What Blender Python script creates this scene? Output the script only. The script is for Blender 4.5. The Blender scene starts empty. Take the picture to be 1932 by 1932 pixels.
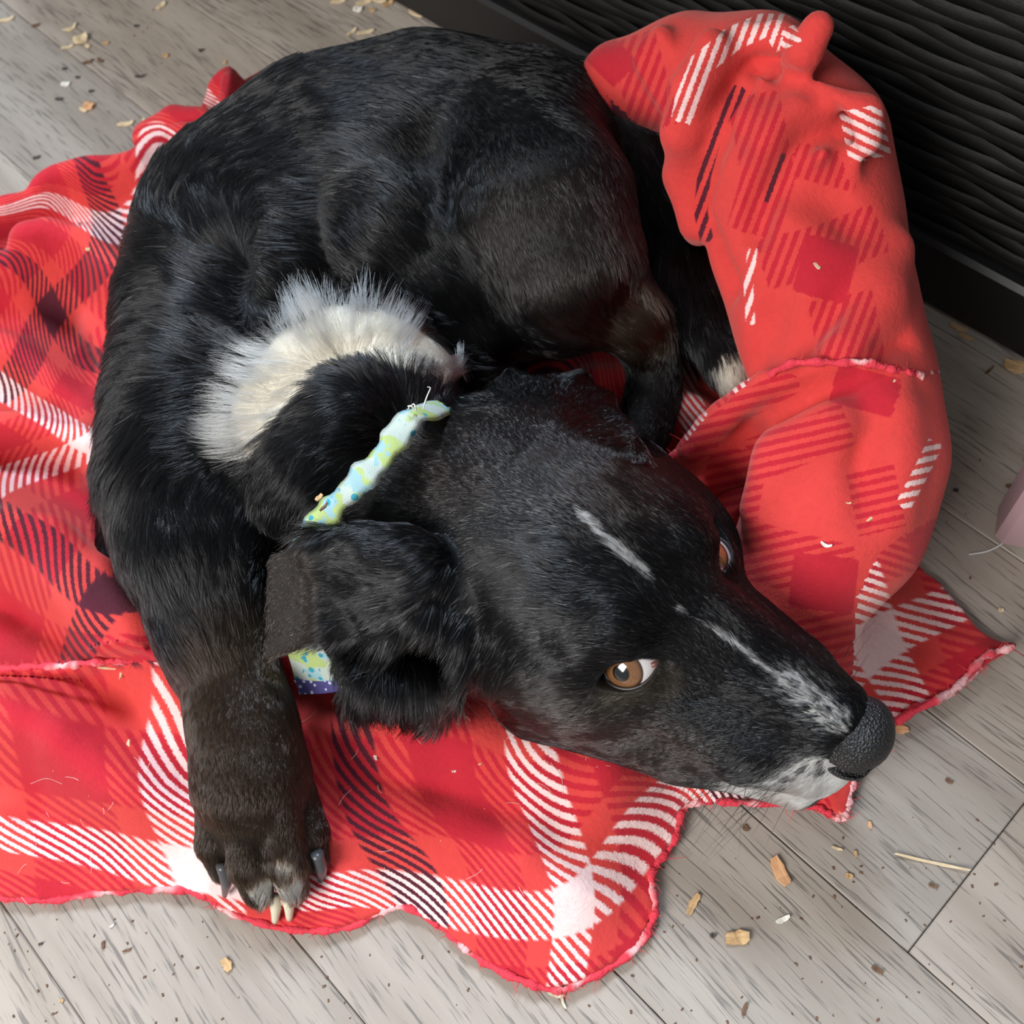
import bpy, math, random
import numpy as np
from mathutils import Vector, Matrix

random.seed(7)
rng = np.random.default_rng(7)
SC = bpy.context.scene
COL = SC.collection

# ------------------------------------------------------------------ camera
F = 1932.0                      # focal length in picture pixels (picture is 1932 x 1932)
C0 = 966.0
H = 0.55                        # lens height above the floor (m)


def _axes():
    v1 = np.array([-2300 - C0, -1900 - C0, F])              # vanishing point of the floor planks
    a = np.array([1932 - C0, 1534 - C0, F])
    b = np.array([1719 - C0, 1792 - C0, F])                 # the butt joint, square to the planks
    d2 = np.cross(np.cross(a, b), v1)
    v1 = v1 / np.linalg.norm(v1)
    d2 = d2 / np.linalg.norm(d2)
    up = np.cross(v1, d2)
    if up[1] > 0:
        up = -up
    x = -v1
    return x, np.cross(up, x), up


R = np.array(_axes())           # world = R @ camera(right, down, forward)
CAM = np.array([0.0, 0.0, H])


def ray(px, py):
    return R @ np.array([(px - C0) / F, (py - C0) / F, 1.0])


def P(px, py, z=0.0):
    """world point seen at a picture position, on the horizontal plane at height z"""
    d = ray(px, py)
    return CAM + d * ((z - H) / d[2])


def depth_of(p):
    return float(R[:, 2] @ (np.asarray(p) - CAM))


def proj(pts):
    c = (np.asarray(pts) - CAM) @ R
    return c[:, :2] / c[:, 2:3] * F + C0


cam_d = bpy.data.cameras.new('camera')
cam_d.sensor_fit = 'HORIZONTAL'
cam_d.sensor_width = 36.0
cam_d.lens = 36.0 * F / 1932.0
cam_d.clip_start = 0.01
cam_d.dof.use_dof = True
cam_d.dof.focus_distance = 0.46
cam_d.dof.aperture_fstop = 13.0
cam = bpy.data.objects.new('camera', cam_d)
COL.objects.link(cam)
cam.matrix_world = Matrix(((R[0, 0], -R[0, 1], -R[0, 2], CAM[0]),
                           (R[1, 0], -R[1, 1], -R[1, 2], CAM[1]),
                           (R[2, 0], -R[2, 1], -R[2, 2], CAM[2]), (0, 0, 0, 1)))
SC.camera = cam

# ------------------------------------------------------------------ light
SC.view_settings.view_transform = 'Standard'
SC.view_settings.look = 'None'
SC.view_settings.gamma = 1.0
SC.view_settings.use_curve_mapping = False
SC.view_settings.exposure = 0.0
SC.cycles.max_bounces = 8
SC.cycles.diffuse_bounces = 3
SC.cycles.glossy_bounces = 3
SC.cycles.transmission_bounces = 4
SC.cycles.sample_clamp_indirect = 6.0

world = bpy.data.worlds.new('world')
SC.world = world
world.use_nodes = True
bg = world.node_tree.nodes['Background']
bg.inputs['Color'].default_value = (0.93, 0.97, 1.0, 1)
bg.inputs['Strength'].default_value = 0.38


def area_light(name, loc, target, size, power, color):
    d = bpy.data.lights.new(name, 'AREA')
    d.shape = 'RECTANGLE'
    d.size, d.size_y = size
    d.energy = power
    d.color = color
    o = bpy.data.objects.new(name, d)
    COL.objects.link(o)
    o.location = loc
    o.rotation_euler = (Vector(target) - Vector(loc)).to_track_quat('-Z', 'Y').to_euler()
    return o


# a wide window behind the viewer, and an added overhead lamp for fur highlights
area_light('window_light', (-0.15, -1.45, 1.45), (-0.1, 0.2, 0.0), (1.0, 1.0), 52, (1.0, 0.985, 0.96))
area_light('fur_sheen_light', (-1.25, 1.25, 2.35), (-0.3, 0.2, 0.1), (0.65, 0.65), 96, (0.70, 0.84, 1.0))


# ------------------------------------------------------------------ node helpers
def new_mat(name, base=(0.5, 0.5, 0.5), rough=0.6, **kw):
    m = bpy.data.materials.new(name)
    m.use_nodes = True
    b = m.node_tree.nodes['Principled BSDF']
    b.inputs['Base Color'].default_value = (*base, 1)
    b.inputs['Roughness'].default_value = rough
    for k, v in kw.items():
        b.inputs[k.replace('_', ' ')].default_value = v
    return m, m.node_tree, b


def N(nt, kind, **kw):
    n = nt.nodes.new(kind)
    for k, v in kw.items():
        setattr(n, k, v)
    return n


def V(nt, x):
    return x


def math_n(nt, op, a, b=None, c=None, clamp=False):
    n = nt.nodes.new('ShaderNodeMath')
    n.operation = op
    n.use_clamp = clamp
    for i, v in enumerate((a, b, c)):
        if v is None:
            continue
        if isinstance(v, (int, float)):
            n.inputs[i].default_value = v
        else:
            nt.links.new(v, n.inputs[i])
    return n.outputs[0]


def smooth_n(nt, x, lo, hi):
    n = nt.nodes.new('ShaderNodeMapRange')
    n.interpolation_type = 'SMOOTHSTEP'
    nt.links.new(x, n.inputs['Value'])
    n.inputs['From Min'].default_value = lo
    n.inputs['From Max'].default_value = hi
    return n.outputs['Result']


def mix_n(nt, fac, a, b, mode='MIX'):
    n = nt.nodes.new('ShaderNodeMix')
    n.data_type = 'RGBA'
    n.blend_type = mode
    for idx, v in ((0, fac), (6, a), (7, b)):
        if isinstance(v, (int, float)):
            n.inputs[idx].default_value = v
        elif isinstance(v, tuple):
            n.inputs[idx].default_value = (*v, 1)
        else:
            nt.links.new(v, n.inputs[idx])
    return n.outputs[2]


def noise_n(nt, vec, scale, detail=2.0, rough=0.5, dist=0.0):
    n = nt.nodes.new('ShaderNodeTexNoise')
    n.inputs['Scale'].default_value = scale
    n.inputs['Detail'].default_value = detail
    n.inputs['Roughness'].default_value = rough
    n.inputs['Distortion'].default_value = dist
    if vec is not None:
        nt.links.new(vec, n.inputs['Vector'])
    return n.outputs['Fac']


def mapping_n(nt, vec, scale=(1, 1, 1), rot=(0, 0, 0), loc=(0, 0, 0)):
    n = nt.nodes.new('ShaderNodeMapping')
    nt.links.new(vec, n.inputs['Vector'])
    n.inputs['Scale'].default_value = scale
    n.inputs['Rotation'].default_value = rot
    n.inputs['Location'].default_value = loc
    return n.outputs[0]


def bump_n(nt, bsdf, height, strength, dist):
    n = nt.nodes.new('ShaderNodeBump')
    n.inputs['Strength'].default_value = strength
    n.inputs['Distance'].default_value = dist
    nt.links.new(height, n.inputs['Height'])
    nt.links.new(n.outputs[0], bsdf.inputs['Normal'])


# ------------------------------------------------------------------ object helpers
def add_obj(name, data, parent=None, mat=None, loc=None):
    o = bpy.data.objects.new(name, data)
    COL.objects.link(o)
    if parent is not None:
        o.parent = parent
    if mat is not None:
        data.materials.append(mat)
    if loc is not None:
        o.location = loc
    return o


def empty(name, loc=(0, 0, 0)):
    o = bpy.data.objects.new(name, None)
    COL.objects.link(o)
    o.location = loc
    o.empty_display_size = 0.02
    return o


def tag(o, label=None, cat=None, group=None, kind=None):
    if label:
        o['label'] = label
    if cat:
        o['category'] = cat
    if group:
        o['group'] = group
    if kind:
        o['kind'] = kind
    return o


def mesh_np(name, verts, faces, smooth=True):
    me = bpy.data.meshes.new(name)
    verts = np.ascontiguousarray(verts, dtype=np.float32)
    if isinstance(faces, np.ndarray):
        n, k = faces.shape
        me.vertices.add(len(verts))
        me.vertices.foreach_set('co', verts.ravel())
        me.loops.add(n * k)
        me.loops.foreach_set('vertex_index', faces.astype(np.int32).ravel())
        me.polygons.add(n)
        me.polygons.foreach_set('loop_start', np.arange(0, n * k, k, dtype=np.int32))
        me.update(calc_edges=True)
    else:
        me.from_pydata([tuple(map(float, v)) for v in verts], [], faces)
        me.update()
    if smooth:
        me.polygons.foreach_set('use_smooth', np.ones(len(me.polygons), dtype=bool))
    return me


def tube_np(path, radii, seg=8, cap=True, flat=None, flat_axis=None):
    """tube along a polyline; flat < 1 squashes it along flat_axis"""
    path = np.asarray(path, float)
    n = len(path)
    radii = np.broadcast_to(np.asarray(radii, float), (n,))
    tan = np.gradient(path, axis=0)
    tan /= np.linalg.norm(tan, axis=1, keepdims=True) + 1e-12
    ref = np.array([0, 0, 1.0]) if flat_axis is None else np.asarray(flat_axis, float)
    V_, Fc = [], []
    for i in range(n):
        t = tan[i]
        u = np.cross(t, ref)
        if np.linalg.norm(u) < 1e-4:
            u = np.cross(t, np.array([1.0, 0.1, 0]))
        u /= np.linalg.norm(u)
        w = np.cross(u, t)
        for k in range(seg):
            a = 2 * math.pi * k / seg
            V_.append(path[i] + radii[i] * (math.cos(a) * u + math.sin(a) * w * (1 if flat is None else flat)))
    for i in range(n - 1):
        for k in range(seg):
            k2 = (k + 1) % seg
            Fc.append((i * seg + k, i * seg + k2, (i + 1) * seg + k2, (i + 1) * seg + k))
    if cap:
        Fc.append(tuple(range(seg))[::-1])
        Fc.append(tuple((n - 1) * seg + k for k in range(seg)))
    return np.array(V_), Fc


def spline(pts, n):
    """Catmull-Rom through the points, n samples"""
    pts = np.asarray(pts, float)
    ext = np.vstack([2 * pts[0] - pts[1], pts, 2 * pts[-1] - pts[-2]])
    out = []
    m = len(pts) - 1
    for s in np.linspace(0, m - 1e-9, n):
        i = int(s)
        t = s - i
        p0, p1, p2, p3 = ext[i:i + 4]
        out.append(0.5 * ((2 * p1) + (-p0 + p2) * t + (2 * p0 - 5 * p1 + 4 * p2 - p3) * t * t
                          + (-p0 + 3 * p1 - 3 * p2 + p3) * t ** 3))
    return np.array(out)


class Merge:
    def __init__(self):
        self.v, self.f = [], []

    def add(self, v, f):
        o = len(self.v)
        self.v.extend([tuple(map(float, p)) for p in v])
        self.f.extend([tuple(i + o for i in q) for q in f])

    def mesh(self, name, smooth=True):
        return mesh_np(name, np.array(self.v), self.f, smooth)


# ------------------------------------------------------------------ distance-field modelling
class Field:
    """signed distances on a box grid whose spacing may vary along each axis"""

    def __init__(self, xs, ys, zs):
        self.ax = [np.asarray(a, np.float32) for a in (xs, ys, zs)]
        self.D = np.full([len(a) for a in self.ax], 0.05, np.float32)

    def window(self, lo, hi):
        sl = []
        for a, l, h in zip(self.ax, lo, hi):
            sl.append(slice(max(0, int(np.searchsorted(a, l)) - 1), min(len(a), int(np.searchsorted(a, h)) + 1)))
        sl = tuple(sl)
        g = np.meshgrid(*[a[s] for a, s in zip(self.ax, sl)], indexing='ij', sparse=True)
        return sl, g

    def union(self, sl, d, k):
        D = self.D[sl]
        if k <= 0:
            self.D[sl] = np.minimum(D, d)
            return
        h = np.clip(k - np.abs(D - d), 0, None) / k
        self.D[sl] = np.minimum(D, d) - h * h * k * 0.25

    def carve(self, sl, d, k):
        D = self.D[sl]
        d = -d
        if k <= 0:
            self.D[sl] = np.maximum(D, d)
            return
        h = np.clip(k - np.abs(D - d), 0, None) / k
        self.D[sl] = np.maximum(D, d) + h * h * k * 0.25

    def capsule(self, a, b, ra, rb, k=0.01, cut=False):
        a, b = np.asarray(a, float), np.asarray(b, float)
        m = max(ra, rb) + k + 0.006
        sl, (x, y, z) = self.window(np.minimum(a, b) - m, np.maximum(a, b) + m)
        ab = b - a
        L2 = float(ab @ ab) + 1e-12
        t = np.clip(((x - a[0]) * ab[0] + (y - a[1]) * ab[1] + (z - a[2]) * ab[2]) / L2, 0, 1)
        d = np.sqrt((x - a[0] - t * ab[0]) ** 2 + (y - a[1] - t * ab[1]) ** 2 + (z - a[2] - t * ab[2]) ** 2) - (ra + (rb - ra) * t)
        (self.carve if cut else self.union)(sl, d.astype(np.float32), k)

    def chain(self, pts, k=0.01):
        for (a, ra), (b, rb) in zip(pts[:-1], pts[1:]):
            self.capsule(a, b, ra, rb, k)

    def ellipsoid(self, c, r, M=np.eye(3), k=0.01, cut=False):
        c = np.asarray(c, float)
        r = np.asarray(r, float)
        m = r.max() + k + 0.006
        sl, (x, y, z) = self.window(c - m, c + m)
        q = [(M[0, i] * (x - c[0]) + M[1, i] * (y - c[1]) + M[2, i] * (z - c[2])) for i in range(3)]
        k0 = np.sqrt(sum((q[i] / r[i]) ** 2 for i in range(3))) + 1e-9
        k1 = np.sqrt(sum((q[i] / r[i] ** 2) ** 2 for i in range(3))) + 1e-9
        d = k0 * (k0 - 1) / k1
        (self.carve if cut else self.union)(sl, d.astype(np.float32), k)

    def triangle(self, a, b, c, r, k=0.004):
        a, b, c = [np.asarray(v, float) for v in (a, b, c)]
        m = r + k + 0.005
        sl, (x, y, z) = self.window(np.min([a, b, c], 0) - m, np.max([a, b, c], 0) + m)
        x, y, z = np.broadcast_arrays(x, y, z)
        p = np.stack([x, y, z], -1).astype(np.float32)
        nor = np.cross(b - a, c - a)
        nor /= np.linalg.norm(nor)
        inside = np.ones(x.shape, bool)
        best = np.full(x.shape, 9.0, np.float32)
        for s, e in ((a, b), (b, c), (c, a)):
            ed = e - s
            ps = p - s
            t = np.clip((ps @ ed) / (ed @ ed), 0, 1)
            best = np.minimum(best, np.linalg.norm(ps - t[..., None] * ed, axis=-1))
            inside &= (ps @ np.cross(nor, ed)) >= 0
        pl = np.abs((p - a) @ nor)
        d = np.where(inside, pl, best) - r
        self.union(sl, d.astype(np.float32), k)

    def hit(self, px, py, z0=0.27):
        """first surface point met by the view ray through a picture position"""
        d = ray(px, py)
        zz = np.linspace(z0, 0.0, 700)
        pts = CAM + d[None] * ((zz - H) / d[2])[:, None]
        ix = [np.clip(np.searchsorted(a, pts[:, i]), 0, len(a) - 1) for i, a in enumerate(self.ax)]
        neg = np.nonzero(self.D[ix[0], ix[1], ix[2]] < 0)[0]
        return pts[neg[0]] if len(neg) else P(px, py, 0)

    def mesh(self, smooth=2):
        D = self.D
        S = D < 0
        nx, ny, nz = D.shape
        corners = [(i, j, k) for i in (0, 1) for j in (0, 1) for k in (0, 1)]
        cnt = np.zeros((nx - 1, ny - 1, nz - 1), np.uint8)
        for i, j, k in corners:
            cnt += S[i:nx - 1 + i, j:ny - 1 + j, k:nz - 1 + k]
        act = np.argwhere((cnt > 0) & (cnt < 8))
        idx = np.full(cnt.shape, -1, np.int32)
        idx[tuple(act.T)] = np.arange(len(act))
        acc = np.zeros((len(act), 3))
        n = np.zeros(len(act))
        for a in corners:
            for ax in range(3):
                if a[ax]:
                    continue
                b = list(a)
                b[ax] = 1
                pa, pb = act + np.array(a), act + np.array(b)
                da, db = D[tuple(pa.T)], D[tuple(pb.T)]
                cr = (da < 0) != (db < 0)
                t = np.where(cr, da / np.where(cr, da - db, 1), 0)
                wa = np.stack([self.ax[q][pa[:, q]] for q in range(3)], 1)
                wb = np.stack([self.ax[q][pb[:, q]] for q in range(3)], 1)
                acc += np.where(cr[:, None], wa + (wb - wa) * t[:, None], 0)
                n += cr
        verts = acc / n[:, None]
        quads = []
        for ax in range(3):
            sa = [slice(None)] * 3
            sb = [slice(None)] * 3
            sa[ax] = slice(0, -1)
            sb[ax] = slice(1, None)
            A, B = S[tuple(sa)], S[tuple(sb)]
            e = np.argwhere(A != B)
            o1, o2 = (ax + 1) % 3, (ax + 2) % 3
            e = e[(e[:, o1] > 0) & (e[:, o2] > 0) & (e[:, o1] < D.shape[o1] - 1) & (e[:, o2] < D.shape[o2] - 1)]
            flip = A[tuple(e.T)]
            q = []
            for d1, d2 in ((1, 1), (0, 1), (0, 0), (1, 0)):
                c = e.copy()
                c[:, o1] -= d1
                c[:, o2] -= d2
                q.append(idx[tuple(c.T)])
            q = np.stack(q, 1)
            q[~flip] = q[~flip][:, ::-1]
            quads.append(q)
        quads = np.concatenate(quads)
        for it in range(smooth):
            acc = np.zeros_like(verts)
            cn = np.zeros(len(verts))
            for i in range(4):
                a, b = quads[:, i], quads[:, (i + 1) % 4]
                for c in range(3):
                    acc[:, c] += np.bincount(a, verts[b, c], len(verts)) + np.bincount(b, verts[a, c], len(verts))
                cn += np.bincount(a, minlength=len(verts)) + np.bincount(b, minlength=len(verts))
            verts = verts * 0.5 + 0.5 * acc / cn[:, None]
        return verts, quads


def axis(lo, hi, step, fine=None, fstep=None):
    if fine is None:
        return np.arange(lo, hi, step)
    a, b = fine
    return np.concatenate([np.arange(lo, a, step), np.arange(a, b, fstep), np.arange(b, hi, step)])


def B(px, py, z, rpx):
    """a ball for the fields: centre seen at (px, py) at height z, radius in picture pixels"""
    p = P(px, py, z)
    return p, rpx * depth_of(p) / F


# ------------------------------------------------------------------ floor
def plank_material():
    m, nt, b = new_mat('grey_oak_plank', rough=0.5)
    pos = N(nt, 'ShaderNodeNewGeometry').outputs['Position']
    info = N(nt, 'ShaderNodeObjectInfo').outputs['Random']
    off = N(nt, 'ShaderNodeCombineXYZ')
    nt.links.new(math_n(nt, 'MULTIPLY', info, 37.0), off.inputs[0])
    nt.links.new(math_n(nt, 'MULTIPLY', info, 11.0), off.inputs[1])
    add = N(nt, 'ShaderNodeVectorMath', operation='ADD')
    nt.links.new(pos, add.inputs[0])
    nt.links.new(off.outputs[0], add.inputs[1])
    vec = add.outputs[0]
    warp = noise_n(nt, mapping_n(nt, vec, (2.0, 5.0, 1)), 1.6, 2, 0.5)
    wv = N(nt, 'ShaderNodeCombineXYZ')
    nt.links.new(math_n(nt, 'MULTIPLY', math_n(nt, 'SUBTRACT', warp, 0.5), 0.03), wv.inputs[1])
    add2 = N(nt, 'ShaderNodeVectorMath', operation='ADD')
    nt.links.new(vec, add2.inputs[0])
    nt.links.new(wv.outputs[0], add2.inputs[1])
    vw = add2.outputs[0]
    pores = noise_n(nt, mapping_n(nt, vw, (30, 520, 1)), 1.0, 2.5, 0.6)
    dense = noise_n(nt, mapping_n(nt, vw, (2.5, 26, 1)), 1.0, 2, 0.5)
    lines = smooth_n(nt, math_n(nt, 'ADD', pores, math_n(nt, 'MULTIPLY', dense, 0.22)), 0.63, 0.78)
    tone = noise_n(nt, mapping_n(nt, vw, (4, 45, 1)), 1.0, 3, 0.55)
    base = mix_n(nt, smooth_n(nt, tone, 0.3, 0.7), (0.285, 0.245, 0.208), (0.375, 0.33, 0.288))
    base = mix_n(nt, 1.0, base, mix_n(nt, info, (0.88, 0.90, 0.92), (1.06, 1.03, 1.0)), 'MULTIPLY')
    colr = mix_n(nt, math_n(nt, 'MULTIPLY', lines, 0.66), base, (0.085, 0.074, 0.068))
    nt.links.new(colr, b.inputs['Base Color'])
    h = math_n(nt, 'SUBTRACT', math_n(nt, 'MULTIPLY', tone, 0.2), lines)
    bump_n(nt, b, h, 0.35, 0.0006)
    b.inputs['Specular IOR Level'].default_value = 0.35
    return m


def plank_mesh(L, W, T=0.008, bev=0.0006):
    hx, hy = L / 2, W / 2
    v, f = [], []
    rings = [(0.0, -T), (0.0, -bev), (bev, 0.0)]
    for ins, z in rings:
        v += [(-hx + ins, -hy + ins, z), (hx - ins, -hy + ins, z), (hx - ins, hy - ins, z), (-hx + ins, hy - ins, z)]
    for r in range(2):
        for k in range(4):
            k2 = (k + 1) % 4
            f.append((r * 4 + k, r * 4 + k2, (r + 1) * 4 + k2, (r + 1) * 4 + k))
    f.append((8, 9, 10, 11))
    f.append((3, 2, 1, 0))
    return mesh_np('plank', np.array(v), f, smooth=False)


sub_mat, _, _ = new_mat('dark_joint', (0.07, 0.058, 0.048), 0.9)
fm = Merge()
fm.add([(-3.6, -1.6, -0.02), (1.4, -1.6, -0.02), (1.4, 1.6, -0.02), (-3.6, 1.6, -0.02),
        (-3.6, -1.6, -0.0065), (1.4, -1.6, -0.0065), (1.4, 1.6, -0.0065), (-3.6, 1.6, -0.0065)],
       [(3, 2, 1, 0), (4, 5, 6, 7), (0, 1, 5, 4), (1, 2, 6, 5), (2, 3, 7, 6), (3, 0, 4, 7)])
floor = add_obj('floor', fm.mesh('floor', False), mat=sub_mat)
tag(floor, kind='structure')
pmat = plank_material()
PW, PL, GAP = 0.1035, 1.2, 0.0005
pm = plank_mesh(PL - GAP, PW - GAP)
pm.materials.append(pmat)
FANG = math.radians(1.4)
for row in range(-11, 12):
    first = {1: 0.0605, -3: 0.36, -2: 0.42}.get(row, 0.17 + 0.93 * ((row * 0.381) % 1.0))
    yc = (row + 0.5) * PW + 0.002
    x = first + PL / 2 + PL
    while x > -3.1:
        if x < 1.3:
            o = add_obj('plank', pm, floor)
            o.location = (x * math.cos(FANG) - yc * math.sin(FANG), x * math.sin(FANG) + yc * math.cos(FANG), 0)
            o.rotation_euler = (0, 0, FANG)
        x -= PL

# ------------------------------------------------------------------ black storage box behind the dog
def build_box():
    black, nt, b = new_mat('black_resin', (0.008, 0.0075, 0.0075), 0.45)
    tc = N(nt, 'ShaderNodeTexCoord').outputs['Object']
    bump_n(nt, b, noise_n(nt, mapping_n(nt, tc, (60, 60, 400)), 4.0, 3), 0.25, 0.0006)
    strand_m, nt2, b2 = new_mat('black_resin_weave', (0.010, 0.0095, 0.009), 0.5)
    b2.inputs['Specular IOR Level'].default_value = 0.18
    tc2 = N(nt2, 'ShaderNodeTexCoord').outputs['Object']
    bump_n(nt2, b2, noise_n(nt2, mapping_n(nt2, tc2, (50, 50, 900)), 3.0, 3), 0.4, 0.0008)
    p0 = P(814, 44)
    d = np.array([0.99926689, 0.03828411, 0])
    L, DEP, HT = 1.30, 0.46, 0.50
    start = p0 - d * 0.42
    root = empty('storage_box', start)
    root.rotation_euler = (0, 0, math.atan2(d[1], d[0]))
    tag(root, 'long black resin storage box with a woven rattan-look front behind the dog', 'storage box')

    def bx(lo, hi, bev=0.003):
        (x0, y0, z0), (x1, y1, z1) = lo, hi
        v, f = [], []
        for ins, z in ((bev, z0), (0, z0 + bev), (0, z1 - bev), (bev, z1)):
            v += [(x0 + ins, y0 + ins, z), (x1 - ins, y0 + ins, z), (x1 - ins, y1 - ins, z), (x0 + ins, y1 - ins, z)]
        for r in range(3):
            for k in range(4):
                k2 = (k + 1) % 4
                f.append((r * 4 + k, r * 4 + k2, r * 4 + 4 + k2, r * 4 + 4 + k))
        f += [(3, 2, 1, 0), (12, 13, 14, 15)]
        return np.array(v), f

    def part(name, boxes, m):
        g = Merge()
        for bb in boxes:
            g.add(*bx(*bb))
        return add_obj(name, g.mesh(name, False), root, m)

    part('body', [((0.0, 0.014, 0.05), (L, DEP, HT))], black)
    part('base_skirt', [((-0.004, -0.001, 0.0), (L + 0.004, DEP + 0.004, 0.052))], black)
    part('lid', [((-0.012, -0.012, HT), (L + 0.012, DEP + 0.012, HT + 0.05))], black)
    part('corner_post', [((0, 0.002, 0.052), (0.035, 0.04, HT))], black)
    part('corner_post', [((L - 0.035, 0.002, 0.052), (L, 0.04, HT))], black)
    # horizontal strands passing over and under the stakes of the weave
    pitch, step = 0.0075, 0.052
    meshes = []
    for ph in (0, 0.5, 1, 1.5):
        n = 220
        xs = np.linspace(0.035, L - 0.035, n)
        v, f = [], []
        rows = 5
        for i, x in enumerate(xs):
            w = math.sin(math.pi * x / step + ph * math.pi)
            y = 0.0074 - 0.0017 * w
            for k in range(rows):
                a = math.pi * (k / (rows - 1))
                v.append((x, y - 0.0016 * math.sin(a), -math.cos(a) * pitch * 0.52 + 0.0004 * math.sin(2 * math.pi * x / 0.11 + ph)))
        for i in range(n - 1):
            for k in range(rows - 1):
                a = i * rows + k
                f.append((a, a + rows, a + rows + 1, a + 1))
        me = mesh_np('strand', np.array(v), f)
        me.materials.append(strand_m)
        meshes.append(me)
    z = 0.052 + pitch / 2
    i = 0
    while z < HT:
        o = add_obj('strand', meshes[(0, 2, 1, 3)[i % 4]], root)
        o.location = (0, 0, z)
        z += pitch
        i += 1


build_box()


# ------------------------------------------------------------------ pink furniture leg at the right edge
def build_leg():
    m, nt, b = new_mat('mauve_paint', (0.42, 0.27, 0.29), 0.45)
    base = P(1922, 1000, 0.0)
    root = empty('furniture_leg', base)
    tag(root, 'mauve square furniture leg standing on the floor at the right edge', 'furniture leg')
    g = Merge()
    w0, w1, h = 0.013, 0.017, 0.30
    v = []
    for z, w in ((0.003, w0 - 0.002), (0.005, w0), (h, w1)):
        c = w * 0.3
        v += [(-w + c, -w, z), (w - c, -w, z), (w, -w + c, z), (w, w - c, z), (w - c, w, z), (-w + c, w, z), (-w, w - c, z), (-w, -w + c, z)]
    f = []
    for r in range(2):
        for k in range(8):
            k2 = (k + 1) % 8
            f.append((r * 8 + k, r * 8 + k2, r * 8 + 8 + k2, r * 8 + 8 + k))
    f += [tuple(range(8))[::-1], tuple(range(16, 24))]
    g.add(v, f)
    post = add_obj('post', g.mesh('post', False), root, m)
    fmt, _, _ = new_mat('felt_pad', (0.16, 0.12, 0.11), 0.95)
    v, f = tube_np([(0, 0, 0), (0, 0, 0.003)], 0.010, 14)
    add_obj('felt_pad', mesh_np('felt_pad', v, f, False), root, fmt)
    root.rotation_euler = (0, 0, 0.5)


build_leg()

# ------------------------------------------------------------------ red plaid blanket
def smoothstep(x, a, b):
    t = np.clip((x - a) / (b - a), 0, 1)
    return t * t * (3 - 2 * t)


def seg_dist(X, Y, pts):
    """distance to a polyline of (x, y, value) and the value interpolated at the nearest place"""
    bd = np.full(X.shape, 9.0)
    bv = np.zeros(X.shape)
    for a, b in zip(pts[:-1], pts[1:]):
        ab = b[:2] - a[:2]
        t = np.clip(((X - a[0]) * ab[0] + (Y - a[1]) * ab[1]) / (ab @ ab + 1e-12), 0, 1)
        d = np.hypot(X - a[0] - t * ab[0], Y - a[1] - t * ab[1])
        m = d < bd
        bd = np.where(m, d, bd)
        bv = np.where(m, a[2] + (b[2] - a[2]) * t, bv)
    return bd, bv


def poly_sd(X, Y, poly):
    d = np.full(X.shape, 9.0)
    ins = np.zeros(X.shape, bool)
    n = len(poly)
    for i in range(n):
        a, b = poly[i], poly[(i + 1) % n]
        ab = b - a
        t = np.clip(((X - a[0]) * ab[0] + (Y - a[1]) * ab[1]) / (ab @ ab + 1e-12), 0, 1)
        d = np.minimum(d, np.hypot(X - a[0] - t * ab[0], Y - a[1] - t * ab[1]))
        c = ((a[1] > Y) != (b[1] > Y)) & (X < (b[0] - a[0]) * (Y - a[1]) / (b[1] - a[1] + 1e-12) + a[0])
        ins ^= c
    return np.where(ins, -d, d)


OUT = [(-260, 1690, .004), (0, 1693, .004), (90, 1700, .004), (200, 1685, .004), (300, 1678, .004), (385, 1690, .004), (440, 1722, .004),
       (540, 1752, .004), (650, 1752, .004), (750, 1712, .004), (830, 1745, .004), (880, 1790, .004), (950, 1835, .004), (1040, 1866, .004),
       (1100, 1852, .004), (1200, 1790, .004), (1235, 1720, .004), (1230, 1650, .004), (1270, 1590, .004), (1300, 1520, .006),
       (1400, 1516, .008), (1530, 1522, .008), (1565, 1538, .006), (1592, 1542, .005), (1604, 1490, .006), (1625, 1440, .008), (1690, 1362, .006),
       (1800, 1302, .006), (1860, 1245, .006), (1900, 1222, .006), (1840, 1188, .005), (1770, 1100, .005), (1718, 1045, .01), (1702, 1012, .02),
       (1770, 962, .02), (1765, 850, .06), (1735, 712, .1), (1695, 560, .13), (1658, 290, .18), (1630, 190, .19), (1500, 70, .20), (1380, 50, .18),
       (1250, 58, .17), (1130, 80, .16), (1100, 115, .15), (1000, 150, .10), (800, 140, .06), (600, 165, .03), (500, 140, .02), (462, 165, .02), (432, 150, .03),
       (400, 195, .02), (340, 212, .03), (300, 222, .03), (240, 268, .03), (180, 284, .03), (100, 304, .03), (0, 348, .03), (-260, 430, .03)]
POLY = np.array([P(*q)[:2] for q in OUT])


def px3(pts):
    return np.array([[*P(x, y, z)[:2], z] for x, y, z in pts])


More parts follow.
